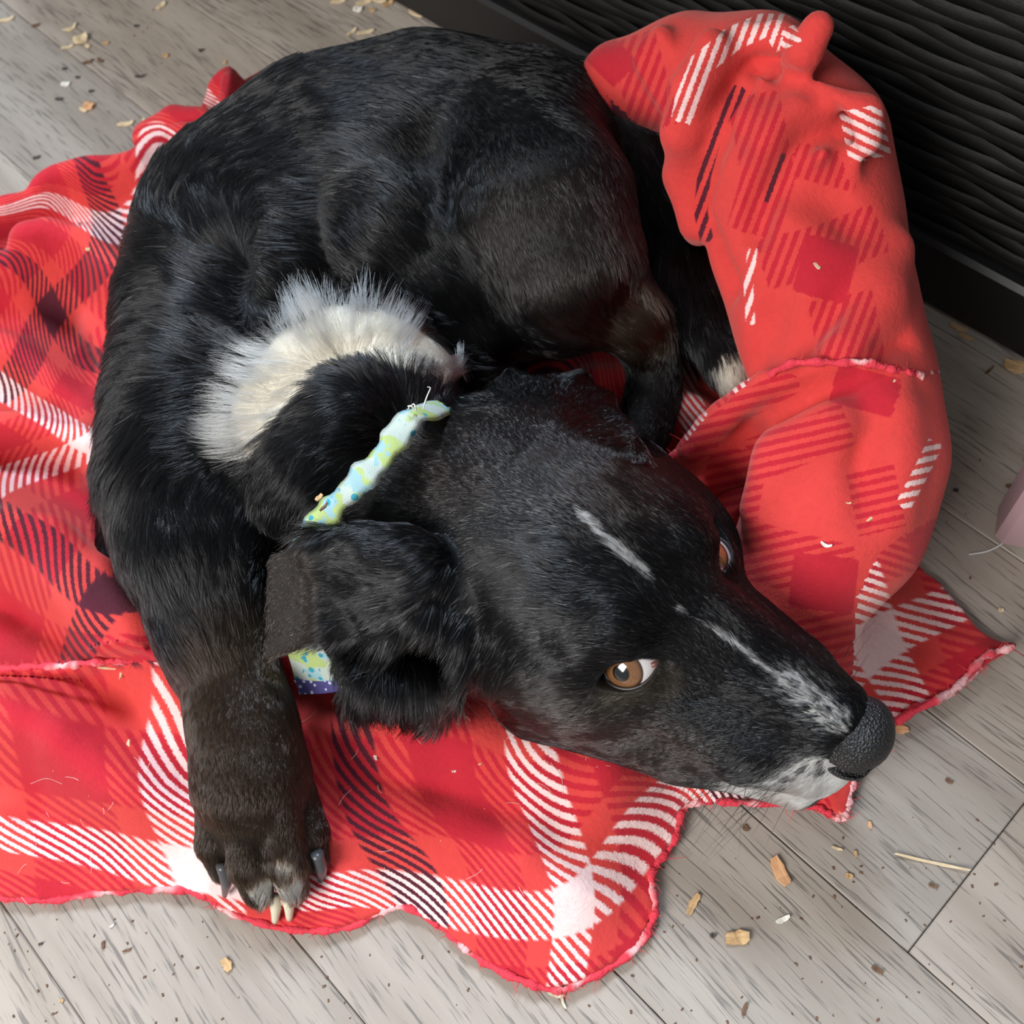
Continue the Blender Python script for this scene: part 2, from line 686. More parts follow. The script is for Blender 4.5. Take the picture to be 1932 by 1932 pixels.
RIDGES = [  # (points with crest heights, width)
    (px3([(-250, 880, .07), (-60, 930, .085), (60, 1010, .085), (170, 1130, .075), (285, 1225, .062), (330, 1262, .055)]), 0.030),
    (px3([(330, 1275, .05), (420, 1340, .045), (600, 1345, .04), (800, 1380, .036), (1000, 1420, .036), (1200, 1460, .040), (1400, 1470, .045), (1560, 1440, .035)]), 0.030),
    (px3([(-200, 1290, .05), (0, 1330, .055), (120, 1390, .055), (230, 1480, .045), (330, 1600, .03)]), 0.028),
    (px3([(-200, 480, .07), (0, 455, .075), (90, 430, .075), (160, 450, .07), (230, 520, .06)]), 0.022),
    (px3([(-200, 400, .055), (0, 366, .055), (100, 322, .055), (180, 303, .058), (250, 290, .055), (310, 245, .05), (360, 232, .05)]), 0.018),
    (px3([(-200, 640, .05), (0, 640, .055), (60, 680, .05), (140, 760, .04), (200, 900, .04)]), 0.020),
    (px3([(-200, 810, .055), (-20, 790, .06), (60, 800, .055), (180, 840, .05)]), 0.016),
    (px3([(600, 1560, .022), (680, 1600, .022), (780, 1660, .020), (830, 1720, .018)]), 0.012),
    (px3([(880, 1530, .022), (1000, 1600, .026), (1080, 1690, .022), (1120, 1790, .014)]), 0.020),
    (px3([(420, 195, .05), (432, 150, .05), (436, 140, .045)]), 0.010),
    (px3([(500, 150, .03), (520, 138, .03)]), 0.010),
    (px3([(330, 245, .06), (372, 236, .065)]), 0.012),
    (px3([(1120, 720, .035), (1200, 720, .03), (1300, 760, .05), (1360, 800, .05)]), 0.020),
    (px3([(1430, 1230, .05), (1560, 1180, .045), (1620, 1260, .03), (1640, 1360, .02)]), 0.022),
]
VALLEYS = [  # creases pressed into the cloth (depth, width)
    (px3([(-200, 425, .03), (0, 400, .03), (70, 385, .028), (130, 352, .02)]), 0.010),
    (px3([(40, 520, .018), (120, 600, .018), (170, 700, .016)]), 0.012),
    (px3([(-60, 1130, .014), (60, 1180, .014), (160, 1230, .01)]), 0.012),
    (px3([(0, 1500, .012), (160, 1570, .012), (290, 1640, .008)]), 0.014),
    (px3([(575, 1290, .02), (600, 1330, .022), (660, 1330, .02)]), 0.014),
    (px3([(560, 1660, .006), (700, 1680, .007), (780, 1710, .007)]), 0.012),
    (px3([(1270, 870, .02), (1310, 920, .02), (1350, 960, .015)]), 0.010),
    (px3([(700, 1460, .008), (860, 1500, .008), (960, 1560, .006)]), 0.010),
]
LEFT_TOP = np.array([P(*q)[:2] for q in [(-300, 1268, .05), (0, 1262, .05), (100, 1258, .05), (200, 1250, .05), (290, 1248, .05), (335, 1265, .05), (354, 1300, .045),
                                          (420, 1200, .05), (330, 1050, .05), (250, 700, .05), (300, 350, .05), (-300, 500, .06)]])


def blanket_height(X, Y):
    sd = -poly_sd(X, Y, POLY)
    h = np.full(X.shape, 0.016)
    for pts, w in RIDGES:
        d, v = seg_dist(X, Y, pts)
        r = v * np.exp(-(d / w) ** 2)
        h = np.logaddexp(h * 130, r * 130) / 130
    for pts, w in VALLEYS:
        d, v = seg_dist(X, Y, pts)
        h = h - v * np.exp(-(d / w) ** 2)
    n = (np.sin(X * 47 + 3 * np.sin(Y * 31)) * np.sin(Y * 53 + 2.2 * np.sin(X * 39)) * 0.0022
         + np.sin((X * 0.6 + Y) * 96 + 2 * np.sin(X * 60)) * 0.0012)
    h = h + n
    s = -poly_sd(X, Y, LEFT_TOP)
    h = h + 0.010 * smoothstep(s, -0.0012, 0.0012) * (1 - 0.6 * smoothstep(s, 0.0, 0.05))
    wide = 0.014 + 0.031 * (1 - smoothstep(Y, 0.04, 0.12) * (1 - smoothstep(X, -0.42, -0.30)))
    edge = smoothstep(sd / wide, 0.0, 1.0)
    h = 0.0045 + (np.maximum(h, 0.006) - 0.0045) * edge + 0.003 * (0.5 + 0.5 * np.sin(X * 83 + Y * 61)) * (1 - edge)
    return h, sd


def build_blanket():
    xs = np.arange(-0.93, 0.07, 0.0022)
    ys = np.arange(-0.21, 0.47, 0.0022)
    zs = np.arange(-0.012, 0.27, 0.0020)
    fld = Field(xs, ys, zs)
    X, Y = np.meshgrid(xs, ys, indexing='ij')
    h, sd = blanket_height(X, Y)
    gx = np.gradient(h, xs, axis=0)
    gy = np.gradient(h, ys, axis=1)
    sl = 1 / np.sqrt(1 + gx ** 2 + gy ** 2)
    d = (np.abs(zs[None, None, :] - h[:, :, None]) * sl[:, :, None] - 0.0026)
    d = np.maximum(d, -sd[:, :, None])
    fld.D = np.minimum(fld.D, d.astype(np.float32))
    k = 0.012

    def ch(pts, k=0.012):
        fld.chain([B(*q) for q in pts], k)

    # the tall rolled side on the right
    ch([(1170, 160, .125, 80), (1300, 140, .140, 92), (1420, 170, .150, 120), (1490, 300, .145, 165), (1520, 450, .125, 162), (1560, 610, .110, 152), (1590, 700, .10, 150)], 0.02)
    ch([(1330, 330, .085, 90), (1390, 450, .075, 92), (1450, 590, .065, 92), (1480, 680, .055, 90)], 0.02)
    ch([(1600, 760, .105, 152), (1612, 860, .095, 150), (1570, 990, .08, 150), (1495, 1110, .055, 116), (1475, 1240, .03, 88), (1470, 1330, .02, 66)], 0.02)
    # folds lying on it
    ch([(1235, 95, .165, 48), (1290, 200, .150, 46), (1305, 320, .132, 42), (1320, 430, .110, 34)], 0.003)
    ch([(1395, 75, .195, 30), (1335, 150, .188, 36), (1318, 230, .172, 34)], 0.004)
    ch([(1395, 75, .195, 30), (1470, 70, .20, 28), (1520, 85, .205, 24)], 0.004)
    ch([(1497, 135, .200, 35), (1518, 95, .212, 35), (1543, 52, .222, 31)], 0.003)
    ch([(1440, 160, .192, 28), (1540, 185, .198, 28), (1630, 215, .198, 34), (1634, 265, .190, 30)], 0.004)
    ch([(1400, 230, .178, 60), (1480, 260, .182, 60), (1560, 320, .175, 60)], 0.006)
    ch([(400, 225, .025, 26), (418, 165, .040, 21), (420, 145, .046, 11)], 0.006)
    ch([(285, 262, .035, 34), (330, 228, .050, 27), (385, 228, .050, 26)], 0.004)
    ch([(470, 175, .02, 24), (512, 145, .028, 18)], 0.006)
    # the overlapping piece with its hem
    ch([(1275, 880, .066, 22), (1340, 805, .084, 26), (1420, 745, .110, 28), (1500, 708, .132, 28), (1600, 700, .140, 26), (1690, 712, .138, 24), (1732, 716, .132, 14)], 0.004)
    ch([(1330, 930, .060, 40), (1400, 850, .075, 50), (1480, 800, .09, 60)], 0.012)
    # turned-up corner of the flap on the floor
    ch([(1800, 1290, .008, 10), (1850, 1238, .010, 11), (1912, 1219, .012, 9)], 0.006)
    # where the flap meets the rolled side
    ch([(1698, 1000, .050, 16), (1640, 1030, .056, 24), (1584, 1110, .050, 30), (1568, 1200, .038, 32), (1566, 1290, .026, 28), (1580, 1350, .016, 22)], 0.002)
    # creases and soft wrinkles pressed into what is there
    for pts, r, k, dz in (([(1398, 160), (1350, 240), (1325, 330), (1320, 400), (1338, 455), (1375, 530)], 30, .006, -.003),
                          ([(1432, 127), (1480, 145), (1535, 168), (1577, 225), (1592, 272), (1600, 320)], 14, .006, -.001),
                          ([(1577, 233), (1520, 238), (1471, 285), (1440, 350), (1425, 430)], 28, .008, -.002),
                          ([(1600, 722), (1540, 745), (1480, 778), (1410, 832), (1373, 902), (1356, 948)], 26, .010, -.001),
                          ([(1625, 672), (1660, 655), (1700, 650)], 11, .010, .001),
                          ([(1630, 560), (1570, 600), (1500, 640), (1450, 670)], 16, .016, .001),
                          ([(1420, 690), (1440, 620), (1470, 560)], 16, .014, .001),
                          ([(1660, 800), (1650, 880), (1655, 960)], 18, .018, .002),
                          ([(1200, 60), (1230, 130), (1245, 220)], 16, .014, .001),
                          ([(1600, 420), (1560, 370), (1500, 350)], 18, .016, .002),
                          ):
        hp_ = [fld.hit(*p) + np.array([0, 0, dz]) for p in pts]
        rr = [r * depth_of(p) / F for p in hp_]
        for i in range(len(hp_) - 1):
            fld.capsule(hp_[i], hp_[i + 1], rr[i], rr[i + 1], k, cut=True)
    for pts, r, k, dz in (([(1340, 100), (1298, 180), (1283, 260), (1288, 340), (1312, 432)], 32, .008, .004),
                          ([(1550, 215), (1500, 225), (1452, 270), (1425, 350)], 18, .010, .001),
                          ([(1690, 470), (1660, 560), (1600, 650)], 22, .016, .001),
                          ([(1440, 720), (1360, 790), (1300, 850)], 16, .010, .001),
                          ([(1560, 800), (1470, 860), (1430, 960)], 26, .018, .000),
                          ([(1690, 770), (1690, 870), (1680, 960)], 22, .016, .000),
                          ([(0, 985), (100, 1000), (190, 1080), (260, 1170)], 12, .014, -.001),
                          ([(560, 1690), (660, 1660), (740, 1690)], 9, .010, -.001)):
        hp_ = [fld.hit(*p) + np.array([0, 0, dz]) for p in pts]
        rr = [r * depth_of(p) / F for p in hp_]
        for i in range(len(hp_) - 1):
            fld.capsule(hp_[i], hp_[i + 1], rr[i], rr[i + 1], k)
    global BLANKET
    BLANKET = fld
    v, q = fld.mesh(2)
    me = mesh_np('blanket', v, q)
    px = proj(v)

    # cloth coordinates: whole even numbers are white bands, odd numbers black bands, halves crimson
    FRONT = [((350, 1340), (0, -.76)), ((310, 1480), (0, -.47)), ((395, 1645), (0, 0)), ((665, 1400), (1, -.68)), ((700, 1550), (1, -.38)), ((800, 1700), (1, 0)),
             ((1005, 1430), (2, -.70)), ((1050, 1580), (2, -.36)), ((1085, 1715), (2, 0)), ((1068, 1840), (2, .38)), ((0, 1575), (-.80, 0)), ((200, 1605), (-.42, 0)),
             ((600, 1690), (.55, 0)), ((1190, 1590), (2.38, 0)), ((1290, 1500), (2.7, 0)), ((1200, 1780), (2.45, .35)), ((120, 1420), (-.5, -.55)),
             ((0, 1300), (-.7, -.70)), ((1250, 1400), (2.75, -.36)), ((1450, 1480), (3.3, -.2)), ((900, 1480), (1.68, -.55)), ((860, 1600), (1.30, -.27)), ((600, 1200), (.8, -.78)), ((900, 1330), (1.7, -.78)), ((0, 1690), (-.80, .55)), ((300, 1670), (-.2, .12)), ((650, 1750), (.62, .33))]
    LEFT = [((95, 585), (1, 1)), ((0, 480), (.45, 1)), ((150, 690), (1.4, 1.1)), ((203, 430), (1, 0)), ((90, 375), (.45, 0.0)), ((10, 735), (1, 2)), ((185, 836), (2, 2)),
            ((100, 785), (1.5, 2)), ((0, 905), (2, 2.75)), ((90, 875), (2, 2.35)), ((170, 340), (1, -.5)), ((130, 290), (.85, -.75)), ((0, 360), (.5, -.5)),
            ((300, 245), (1.55, 0)), ((290, 265), (1.5, 0)), ((350, 215), (1.5, -.5)), ((430, 160), (2.5, -.5)), ((30, 1200), (2.5, 3.5)), ((250, 1230), (3.3, 3.5)), ((100, 1000), (2.5, 2.9)), ((200, 1130), (3, 3.0)),
            ((1090, 692), (1, 3.6)), ((1170, 720), (1.35, 3.3)), ((1290, 745), (2, 3.2)), ((1260, 830), (1.7, 3.4))]
    # on the rolled side the print is laid out band by band: (line in the picture, half width, kind)
    UPPER = ((.94, .35), [([(1288, 230), (1296, 190), (1324, 121), (1384, 72), (1440, 48), (1490, 50)], 23, 'w'), ([(1455, 84), (1505, 62)], 16, 'w'), ([(1420, 470), (1412, 540), (1416, 610)], 9, 'w'),
                          ([(1572, 455), (1545, 560)], 52, 'C'), ([(1120, 80), (1180, 140)], 34, 'C'), ([(1660, 430), (1560, 470), (1440, 500)], 48, 'c'), ([(1585, 560), (1610, 690)], 62, 'c'),
                          ([(1398, 165), (1352, 245), (1328, 335), (1322, 400), (1334, 455)], 13, 'k'), ([(1482, 290), (1462, 335), (1446, 380)], 9, 'k'),
                          ([(1420, 180), (1450, 330), (1420, 440)], 50, 'c'), ([(1190, 70), (1240, 240)], 46, 'c'), ([(1500, 300), (1620, 330)], 34, 'c')])
    FOLD = ((-.43, .90), [([(1622, 205), (1642, 298)], 40, 'w'), ([(1460, 84), (1505, 62)], 17, 'w')])
    LOWER = ((.22, .97), [([(1278, 886), (1335, 818), (1375, 780)], 13, 'k'), ([(1765, 835), (1738, 890), (1704, 955)], 15, 'w'), ([(1575, 722), (1690, 752)], 38, 'C'), ([(1560, 1050), (1548, 1150)], 62, 'C'), ([(1395, 850), (1375, 970)], 55, 'c'),
                          ([(1380, 1030), (1600, 1085)], 56, 'c'), ([(1640, 880), (1665, 1000)], 46, 'c'), ([(1540, 1160), (1560, 1280)], 66, 'c'), ([(1290, 860), (1400, 768), (1500, 715)], 26, 'c'), ([(1420, 870), (1600, 800)], 42, 'c')])
    FLAP = [((1650, 1212), (2, 4)), ((1800, 1140), (2.42, 4)), ((1705, 1305), (2, 4.33)), ((1740, 1060), (2.35, 3.65)), ((1800, 1250), (2.36, 4.35)), ((1630, 1320), (1.78, 4.2)), ((1610, 1130), (1.95, 3.7)), ((1890, 1215), (2.62, 4.4))]
    regions = [
        (FRONT, None),
        (LEFT, [(-500, 100), (1000, 100), (1320, 500), (1420, 640), (1330, 790), (1262, 868), (1240, 900), (900, 1000), (420, 1180), (354, 1290), (335, 1262), (290, 1248), (200, 1250), (100, 1258), (0, 1262), (-500, 1275)]),
        (UPPER, [(1060, 120), (1100, -80), (1900, -80), (1800, 690), (1745, 706), (1600, 684), (1480, 690), (1415, 720), (1330, 560), (1280, 440), (1230, 260), (1100, 140)]),
        (FOLD, [(1470, 110), (1480, 40), (1540, -20), (1610, 60), (1700, 180), (1690, 330), (1606, 350), (1566, 245), (1480, 178), (1436, 160), (1440, 130)]),
        (LOWER, [(1415, 720), (1480, 690), (1600, 684), (1745, 706), (1820, 700), (1840, 1010), (1702, 1030), (1655, 1050), (1615, 1130), (1608, 1290), (1590, 1330), (1380, 1110), (1240, 900), (1262, 868), (1330, 790)]),
        (FLAP, [(1702, 1012), (1790, 965), (1980, 930), (1980, 1400), (1640, 1420), (1590, 1330), (1608, 1290), (1615, 1130), (1655, 1050)]),
    ]
    fc = proj(v[q].mean(1))
    fregion = np.zeros(len(q), int)
    for k_, (_, poly) in enumerate(regions):
        if poly is not None:
            fregion[poly_sd(fc[:, 0], fc[:, 1], np.array(poly, float)) < 0] = k_
    cuv = np.zeros((len(q), 4, 3))
    cprt = np.zeros((len(q), 4, 3))

    def line_d(pts, line, hw):
        best = np.full(len(pts), 1e9)
        for i, (a, b) in enumerate(zip(line[:-1], line[1:])):
            a, b = np.array(a, float), np.array(b, float)
            ab = b - a
            L_ = np.linalg.norm(ab)
            s_ = (pts - a) @ ab / L_
            t_ = np.clip(s_, 0, L_)
            d_ = np.linalg.norm(pts - a - t_[:, None] * ab / L_, axis=1)
            per = np.abs((pts - a) @ np.array([-ab[1], ab[0]]) / L_)
            if i == 0:                       # square ends
                d_ = np.where(s_ < 0, np.maximum(per, hw - s_), d_)
            if i == len(line) - 2:
                d_ = np.where(s_ > L_, np.maximum(per, hw + s_ - L_), d_)
            best = np.minimum(best, d_)
        return best

    for k_, (pairs, poly) in enumerate(regions):
        fsel = np.nonzero(fregion == k_)[0]
        m = np.zeros(len(v), bool)
        m[q[fsel].ravel()] = True
        uv = np.full((len(v), 3), 0.25)
        prt = np.zeros((len(v), 3))
        if isinstance(pairs, tuple):
            (tx, ty), bands_ = pairs
            uv[m, 2] = (px[m, 0] * tx + px[m, 1] * ty) / 9.5
            for line, hw, kind in bands_:
                w_ = np.clip(0.5 + (hw - line_d(px[m], line, hw)) / 24, 0, 1)
                if kind == 'k':
                    prt[m, 0] = np.where(w_ > 0.02, -w_, prt[m, 0])
                else:
                    c_ = 'wcC'.index(kind)
                    prt[m, c_] = np.maximum(prt[m, c_], w_)
        else:
            Q = np.array([p for p, _ in pairs], float) / 300
            T = np.array([t for _, t in pairs], float)
            n = len(Q)
            r = np.linalg.norm(Q[:, None] - Q[None], axis=2)
            A = np.zeros((n + 3, n + 3))
            A[:n, :n] = r ** 2 * np.log(r + 1e-9) + np.eye(n) * 0.004
            A[:n, n] = 1
            A[:n, n + 1:] = Q
            A[n:, :n] = A[:n, n:].T
            w = np.linalg.solve(A, np.vstack([T, np.zeros((3, 2))]))
            X_ = px[m] / 300
            r = np.linalg.norm(X_[:, None] - Q[None], axis=2)
            uv[m, :2] = (r ** 2 * np.log(r + 1e-9)) @ w[:n] + w[n] + X_ @ w[n + 1:]
            uv[m, 2] = (uv[m, 0] - uv[m, 1]) * 28
        cuv[fsel] = uv[q[fsel]]
        cprt[fsel] = prt[q[fsel]]
    for nm_, dat in (('print', cprt), ('plaid', cuv)):
        at = me.attributes.new(nm_, 'FLOAT_VECTOR', 'CORNER')
        at.data.foreach_set('vector', dat.astype(np.float32).ravel())

    m, nt, b = new_mat('red_plaid_fleece', rough=0.9)
    b.inputs['Specular IOR Level'].default_value = 0.2
    b.inputs['Sheen Weight'].default_value = 0.25
    b.inputs['Sheen Roughness'].default_value = 0.5
    b.inputs['Sheen Tint'].default_value = (1.0, 0.55, 0.5, 1)
    av = N(nt, 'ShaderNodeAttribute', attribute_name='plaid')
    pos = N(nt, 'ShaderNodeTexCoord').outputs['Object']
    wob = N(nt, 'ShaderNodeVectorMath', operation='SCALE')
    nz = N(nt, 'ShaderNodeTexNoise')
    nz.inputs['Scale'].default_value = 900
    nt.links.new(pos, nz.inputs['Vector'])
    sub = N(nt, 'ShaderNodeVectorMath', operation='SUBTRACT')
    nt.links.new(nz.outputs['Color'], sub.inputs[0])
    sub.inputs[1].default_value = (0.5, 0.5, 0.5)
    nt.links.new(sub.outputs[0], wob.inputs[0])
    wob.inputs['Scale'].default_value = 0.016
    addv = N(nt, 'ShaderNodeVectorMath', operation='ADD')
    nt.links.new(av.outputs['Vector'], addv.inputs[0])
    nt.links.new(wob.outputs[0], addv.inputs[1])
    sep = N(nt, 'ShaderNodeSeparateXYZ')
    nt.links.new(addv.outputs[0], sep.inputs[0])
    u, w = sep.outputs[0], sep.outputs[1]
    RED, WHITE, BLACK, CRIM = (0.62, 0.050, 0.045), (0.84, 0.60, 0.58), (0.075, 0.010, 0.022), (0.47, 0.015, 0.030)

    def bands(x):
        a = math_n(nt, 'PINGPONG', x, 1.0)      # 0 on even numbers, 1 on odd numbers
        c = mix_n(nt, math_n(nt, 'SUBTRACT', 1.0, smooth_n(nt, math_n(nt, 'ABSOLUTE', math_n(nt, 'SUBTRACT', a, 0.5)), 0.175, 0.20)), RED, CRIM)
        c = mix_n(nt, math_n(nt, 'SUBTRACT', 1.0, smooth_n(nt, a, 0.125, 0.15)), c, WHITE)
        return mix_n(nt, smooth_n(nt, a, 0.86, 0.885), c, BLACK)

    sep0 = N(nt, 'ShaderNodeSeparateXYZ')
    nt.links.new(av.outputs['Vector'], sep0.inputs[0])
    jit = N(nt, 'ShaderNodeSeparateXYZ')
    nt.links.new(sub.outputs[0], jit.inputs[0])
    tco = math_n(nt, 'ADD', sep0.outputs[2], math_n(nt, 'MULTIPLY', jit.outputs[0], 0.7))
    tw = smooth_n(nt, math_n(nt, 'PINGPONG', tco, 1.0), 0.36, 0.64)
    col = mix_n(nt, tw, bands(u), bands(w))
    pv = N(nt, 'ShaderNodeAttribute', attribute_name='print')
    sp = N(nt, 'ShaderNodeSeparateXYZ')
    nt.links.new(pv.outputs['Vector'], sp.inputs[0])
    pw, pc, pS = [smooth_n(nt, math_n(nt, 'ADD', o_, math_n(nt, 'MULTIPLY', jit.outputs[1], 0.25)), lo, hi) for o_, lo, hi in ((sp.outputs[0], .44, .56), (sp.outputs[1], .38, .62), (sp.outputs[2], .38, .62))]
    col = mix_n(nt, math_n(nt, 'MULTIPLY', pc, tw), col, CRIM)
    col = mix_n(nt, pS, col, CRIM)
    col = mix_n(nt, math_n(nt, 'MULTIPLY', pw, tw), col, WHITE)
    pk = smooth_n(nt, math_n(nt, 'MULTIPLY', sp.outputs[0], -1.0), .42, .58)
    col = mix_n(nt, math_n(nt, 'MULTIPLY', pk, tw), col, BLACK)
    fz = noise_n(nt, pos, 260, 4, 0.65)
    col = mix_n(nt, 1.0, col, mix_n(nt, fz, (0.86, 0.84, 0.84), (1.10, 1.10, 1.10)), 'MULTIPLY')
    nt.links.new(col, b.inputs['Base Color'])
    hh = math_n(nt, 'ADD', noise_n(nt, pos, 420, 4, 0.7), math_n(nt, 'MULTIPLY', noise_n(nt, pos, 60, 2), 1.5))
    bump_n(nt, b, hh, 0.5, 0.0012)
    bl = add_obj('blanket', me, mat=m)
    tag(bl, 'rumpled red plaid fleece blanket with white and black striped bands under the dog', 'blanket')

    # overlocked hems and their loose threads
    hm, _, hb = new_mat('hem_thread', (0.70, 0.05, 0.06), 0.85)
    hm2, nt2, hb2 = new_mat('hem_overlock', rough=0.85)
    tc = N(nt2, 'ShaderNodeTexCoord').outputs['Object']
    nn = smooth_n(nt2, noise_n(nt2, tc, 45, 2), 0.52, 0.64)
    nt2.links.new(mix_n(nt2, nn, (0.66, 0.035, 0.06), (0.80, 0.42, 0.42)), hb2.inputs['Base Color'])
    bump_n(nt2, hb2, noise_n(nt2, tc, 700, 2), 0.8, 0.001)
    lines = [OUT[1:OUT.index((1860, 1245, .006)) + 2]]
    lines.append([(-150, 1266, .052), (0, 1262, .055), (100, 1257, .058), (200, 1249, .06), (290, 1247, .06), (335, 1264, .058), (352, 1300, .048)])
    lines.append([(1262, 872, .072), (1330, 797, .090), (1410, 736, .116), (1490, 690, .142), (1600, 683, .149), (1690, 698, .146), (1742, 713, .135)])
    lines.append([(1690, 1362, .012), (1800, 1300, .014), (1855, 1242, .016), (1914, 1219, .018)])
    pts_all = []
    for i, ln in enumerate(lines):
        p = np.array([P(*q) for q in ln])
        if i == 0:
            p[:, 2] = p[:, 2] + 0.002
        L = np.linalg.norm(np.diff(p, axis=0), axis=1).sum()
        n = int(L / 0.0012)
        s = spline(p, n)
        s += rng.normal(size=s.shape) * 0.00025
        s[:, 2] += 0.0008 * np.sin(np.arange(n) * 0.21)
        rad = 0.0017 + 0.0005 * np.sin(np.arange(n) * 0.6) + rng.random(n) * 0.0004
        tv, tf = tube_np(s, rad, 7)
        add_obj('hem', mesh_np('hem', tv, tf), bl, hm2)
        pts_all.append(s)
    cps, cols = [], []
    for i, s in enumerate(pts_all):
        tan = np.gradient(s, axis=0)
        for _ in range(int(len(s) * (1.6 if i == 0 else 1.1))):
            j = rng.integers(len(s))
            t_ = tan[j] / np.linalg.norm(tan[j])
            out = np.cross(t_, [0, 0, 1]) * (1 if i == 0 else -1)
            L = rng.uniform(0.0007, 0.0019) * (2.0 if rng.random() < 0.06 else 1)
            a = rng.normal(size=3) * 0.8 + out * 0.9 + t_ * rng.normal() * 0.8
            bdir = rng.normal(size=3)
            q = [s[j] + L * (tt * a + tt * tt * bdir * 0.9) for tt in np.linspace(0, 1, 5)]
            q = np.array(q)
            q[:, 2] = np.maximum(q[:, 2], 0.001)
            cps.append(q)
    strands('frayed_thread', np.array(cps), np.full(len(cps), 0.00022), bl, hm, 'stuff')


def strands(name, pts, rad, parent, mat, kind=None, colors=None, taper=0.35):
    """pts: (n, k, 3) strands as one hair-curves object"""
    n, k, _ = pts.shape
    hc = bpy.data.hair_curves.new(name)
    hc.add_curves([k] * n)
    hc.points.foreach_set('position', np.ascontiguousarray(pts, np.float32).ravel())
    prof = 1 - (1 - taper) * np.linspace(0, 1, k) ** 1.5
    hc.points.foreach_set('radius', (np.asarray(rad)[:, None] * prof[None]).astype(np.float32).ravel())
    if colors is not None:
        at = hc.attributes.new('tint', 'FLOAT_COLOR', 'CURVE')
        c4 = np.concatenate([colors, np.ones((n, 1))], 1).astype(np.float32)
        at.data.foreach_set('color', c4.ravel())
    o = bpy.data.objects.new(name, hc)
    COL.objects.link(o)
    hc.materials.append(mat)
    if parent is not None:
        o.parent = parent
        o.matrix_parent_inverse = parent.matrix_world.inverted()
    if kind:
        o['kind'] = kind
    return o


build_blanket()

# ------------------------------------------------------------------ the dog
HS = 0.9                                                    # head size
HM = np.array([[.981, -.1597, -.1104], [.1612, .9869, .0048], [.1082, -.0225, .9939]])
HM, _ = np.linalg.qr(HM)
HM = HM * np.sign(np.diag(HM.T @ np.array([[.981, -.1597, -.1104], [.1612, .9869, .0048], [.1082, -.0225, .9939]])))
HO = CAM + HS * np.array([-0.12859053, 0.14191899, -0.47140348])


def hp(x, y, z):
    """head frame (forward, left, up) to world"""
    return HO + HS * (HM @ np.array([x, y, z]))


def hv(x, y, z):
    d = HM @ np.array([x, y, z])
    return d / np.linalg.norm(d)


def hloc(pts):
    return (np.asarray(pts) - HO) @ HM / HS


EYES = []
for sgn in (-1, 1):
    c = hp(-0.001, 0.0315 * sgn, -0.0235)
    e = hv(0.36, 0.62 * sgn, 0.62)                          # the way the lids open
    hx = hv(0.020, -0.024 * sgn, 0.004)                     # towards the inner corner
    hx = hx - e * (hx @ e)
    hx /= np.linalg.norm(hx)
    vx = np.cross(e, hx)
    if vx @ HM[:, 2] < 0:
        vx = -vx
    EYES.append((c, e, hx, vx))
ER = 0.0148                                                  # eyeball radius (m)
EYE_W, EYE_H = 0.0147, 0.0076


def almond(h, v):
    """< 0 inside the opening between the lids (h, v in metres in the eye's own plane)"""
    t = np.clip(h / EYE_W, -1.2, 1.2)
    top = EYE_H * (1 - np.abs(t) ** 2.0) * 1.0 + 0.0004
    bot = -EYE_H * (1 - np.abs(t) ** 2.2) * 0.92 - 0.0004
    return np.maximum(np.maximum(v - top, bot - v), np.abs(h) - EYE_W)


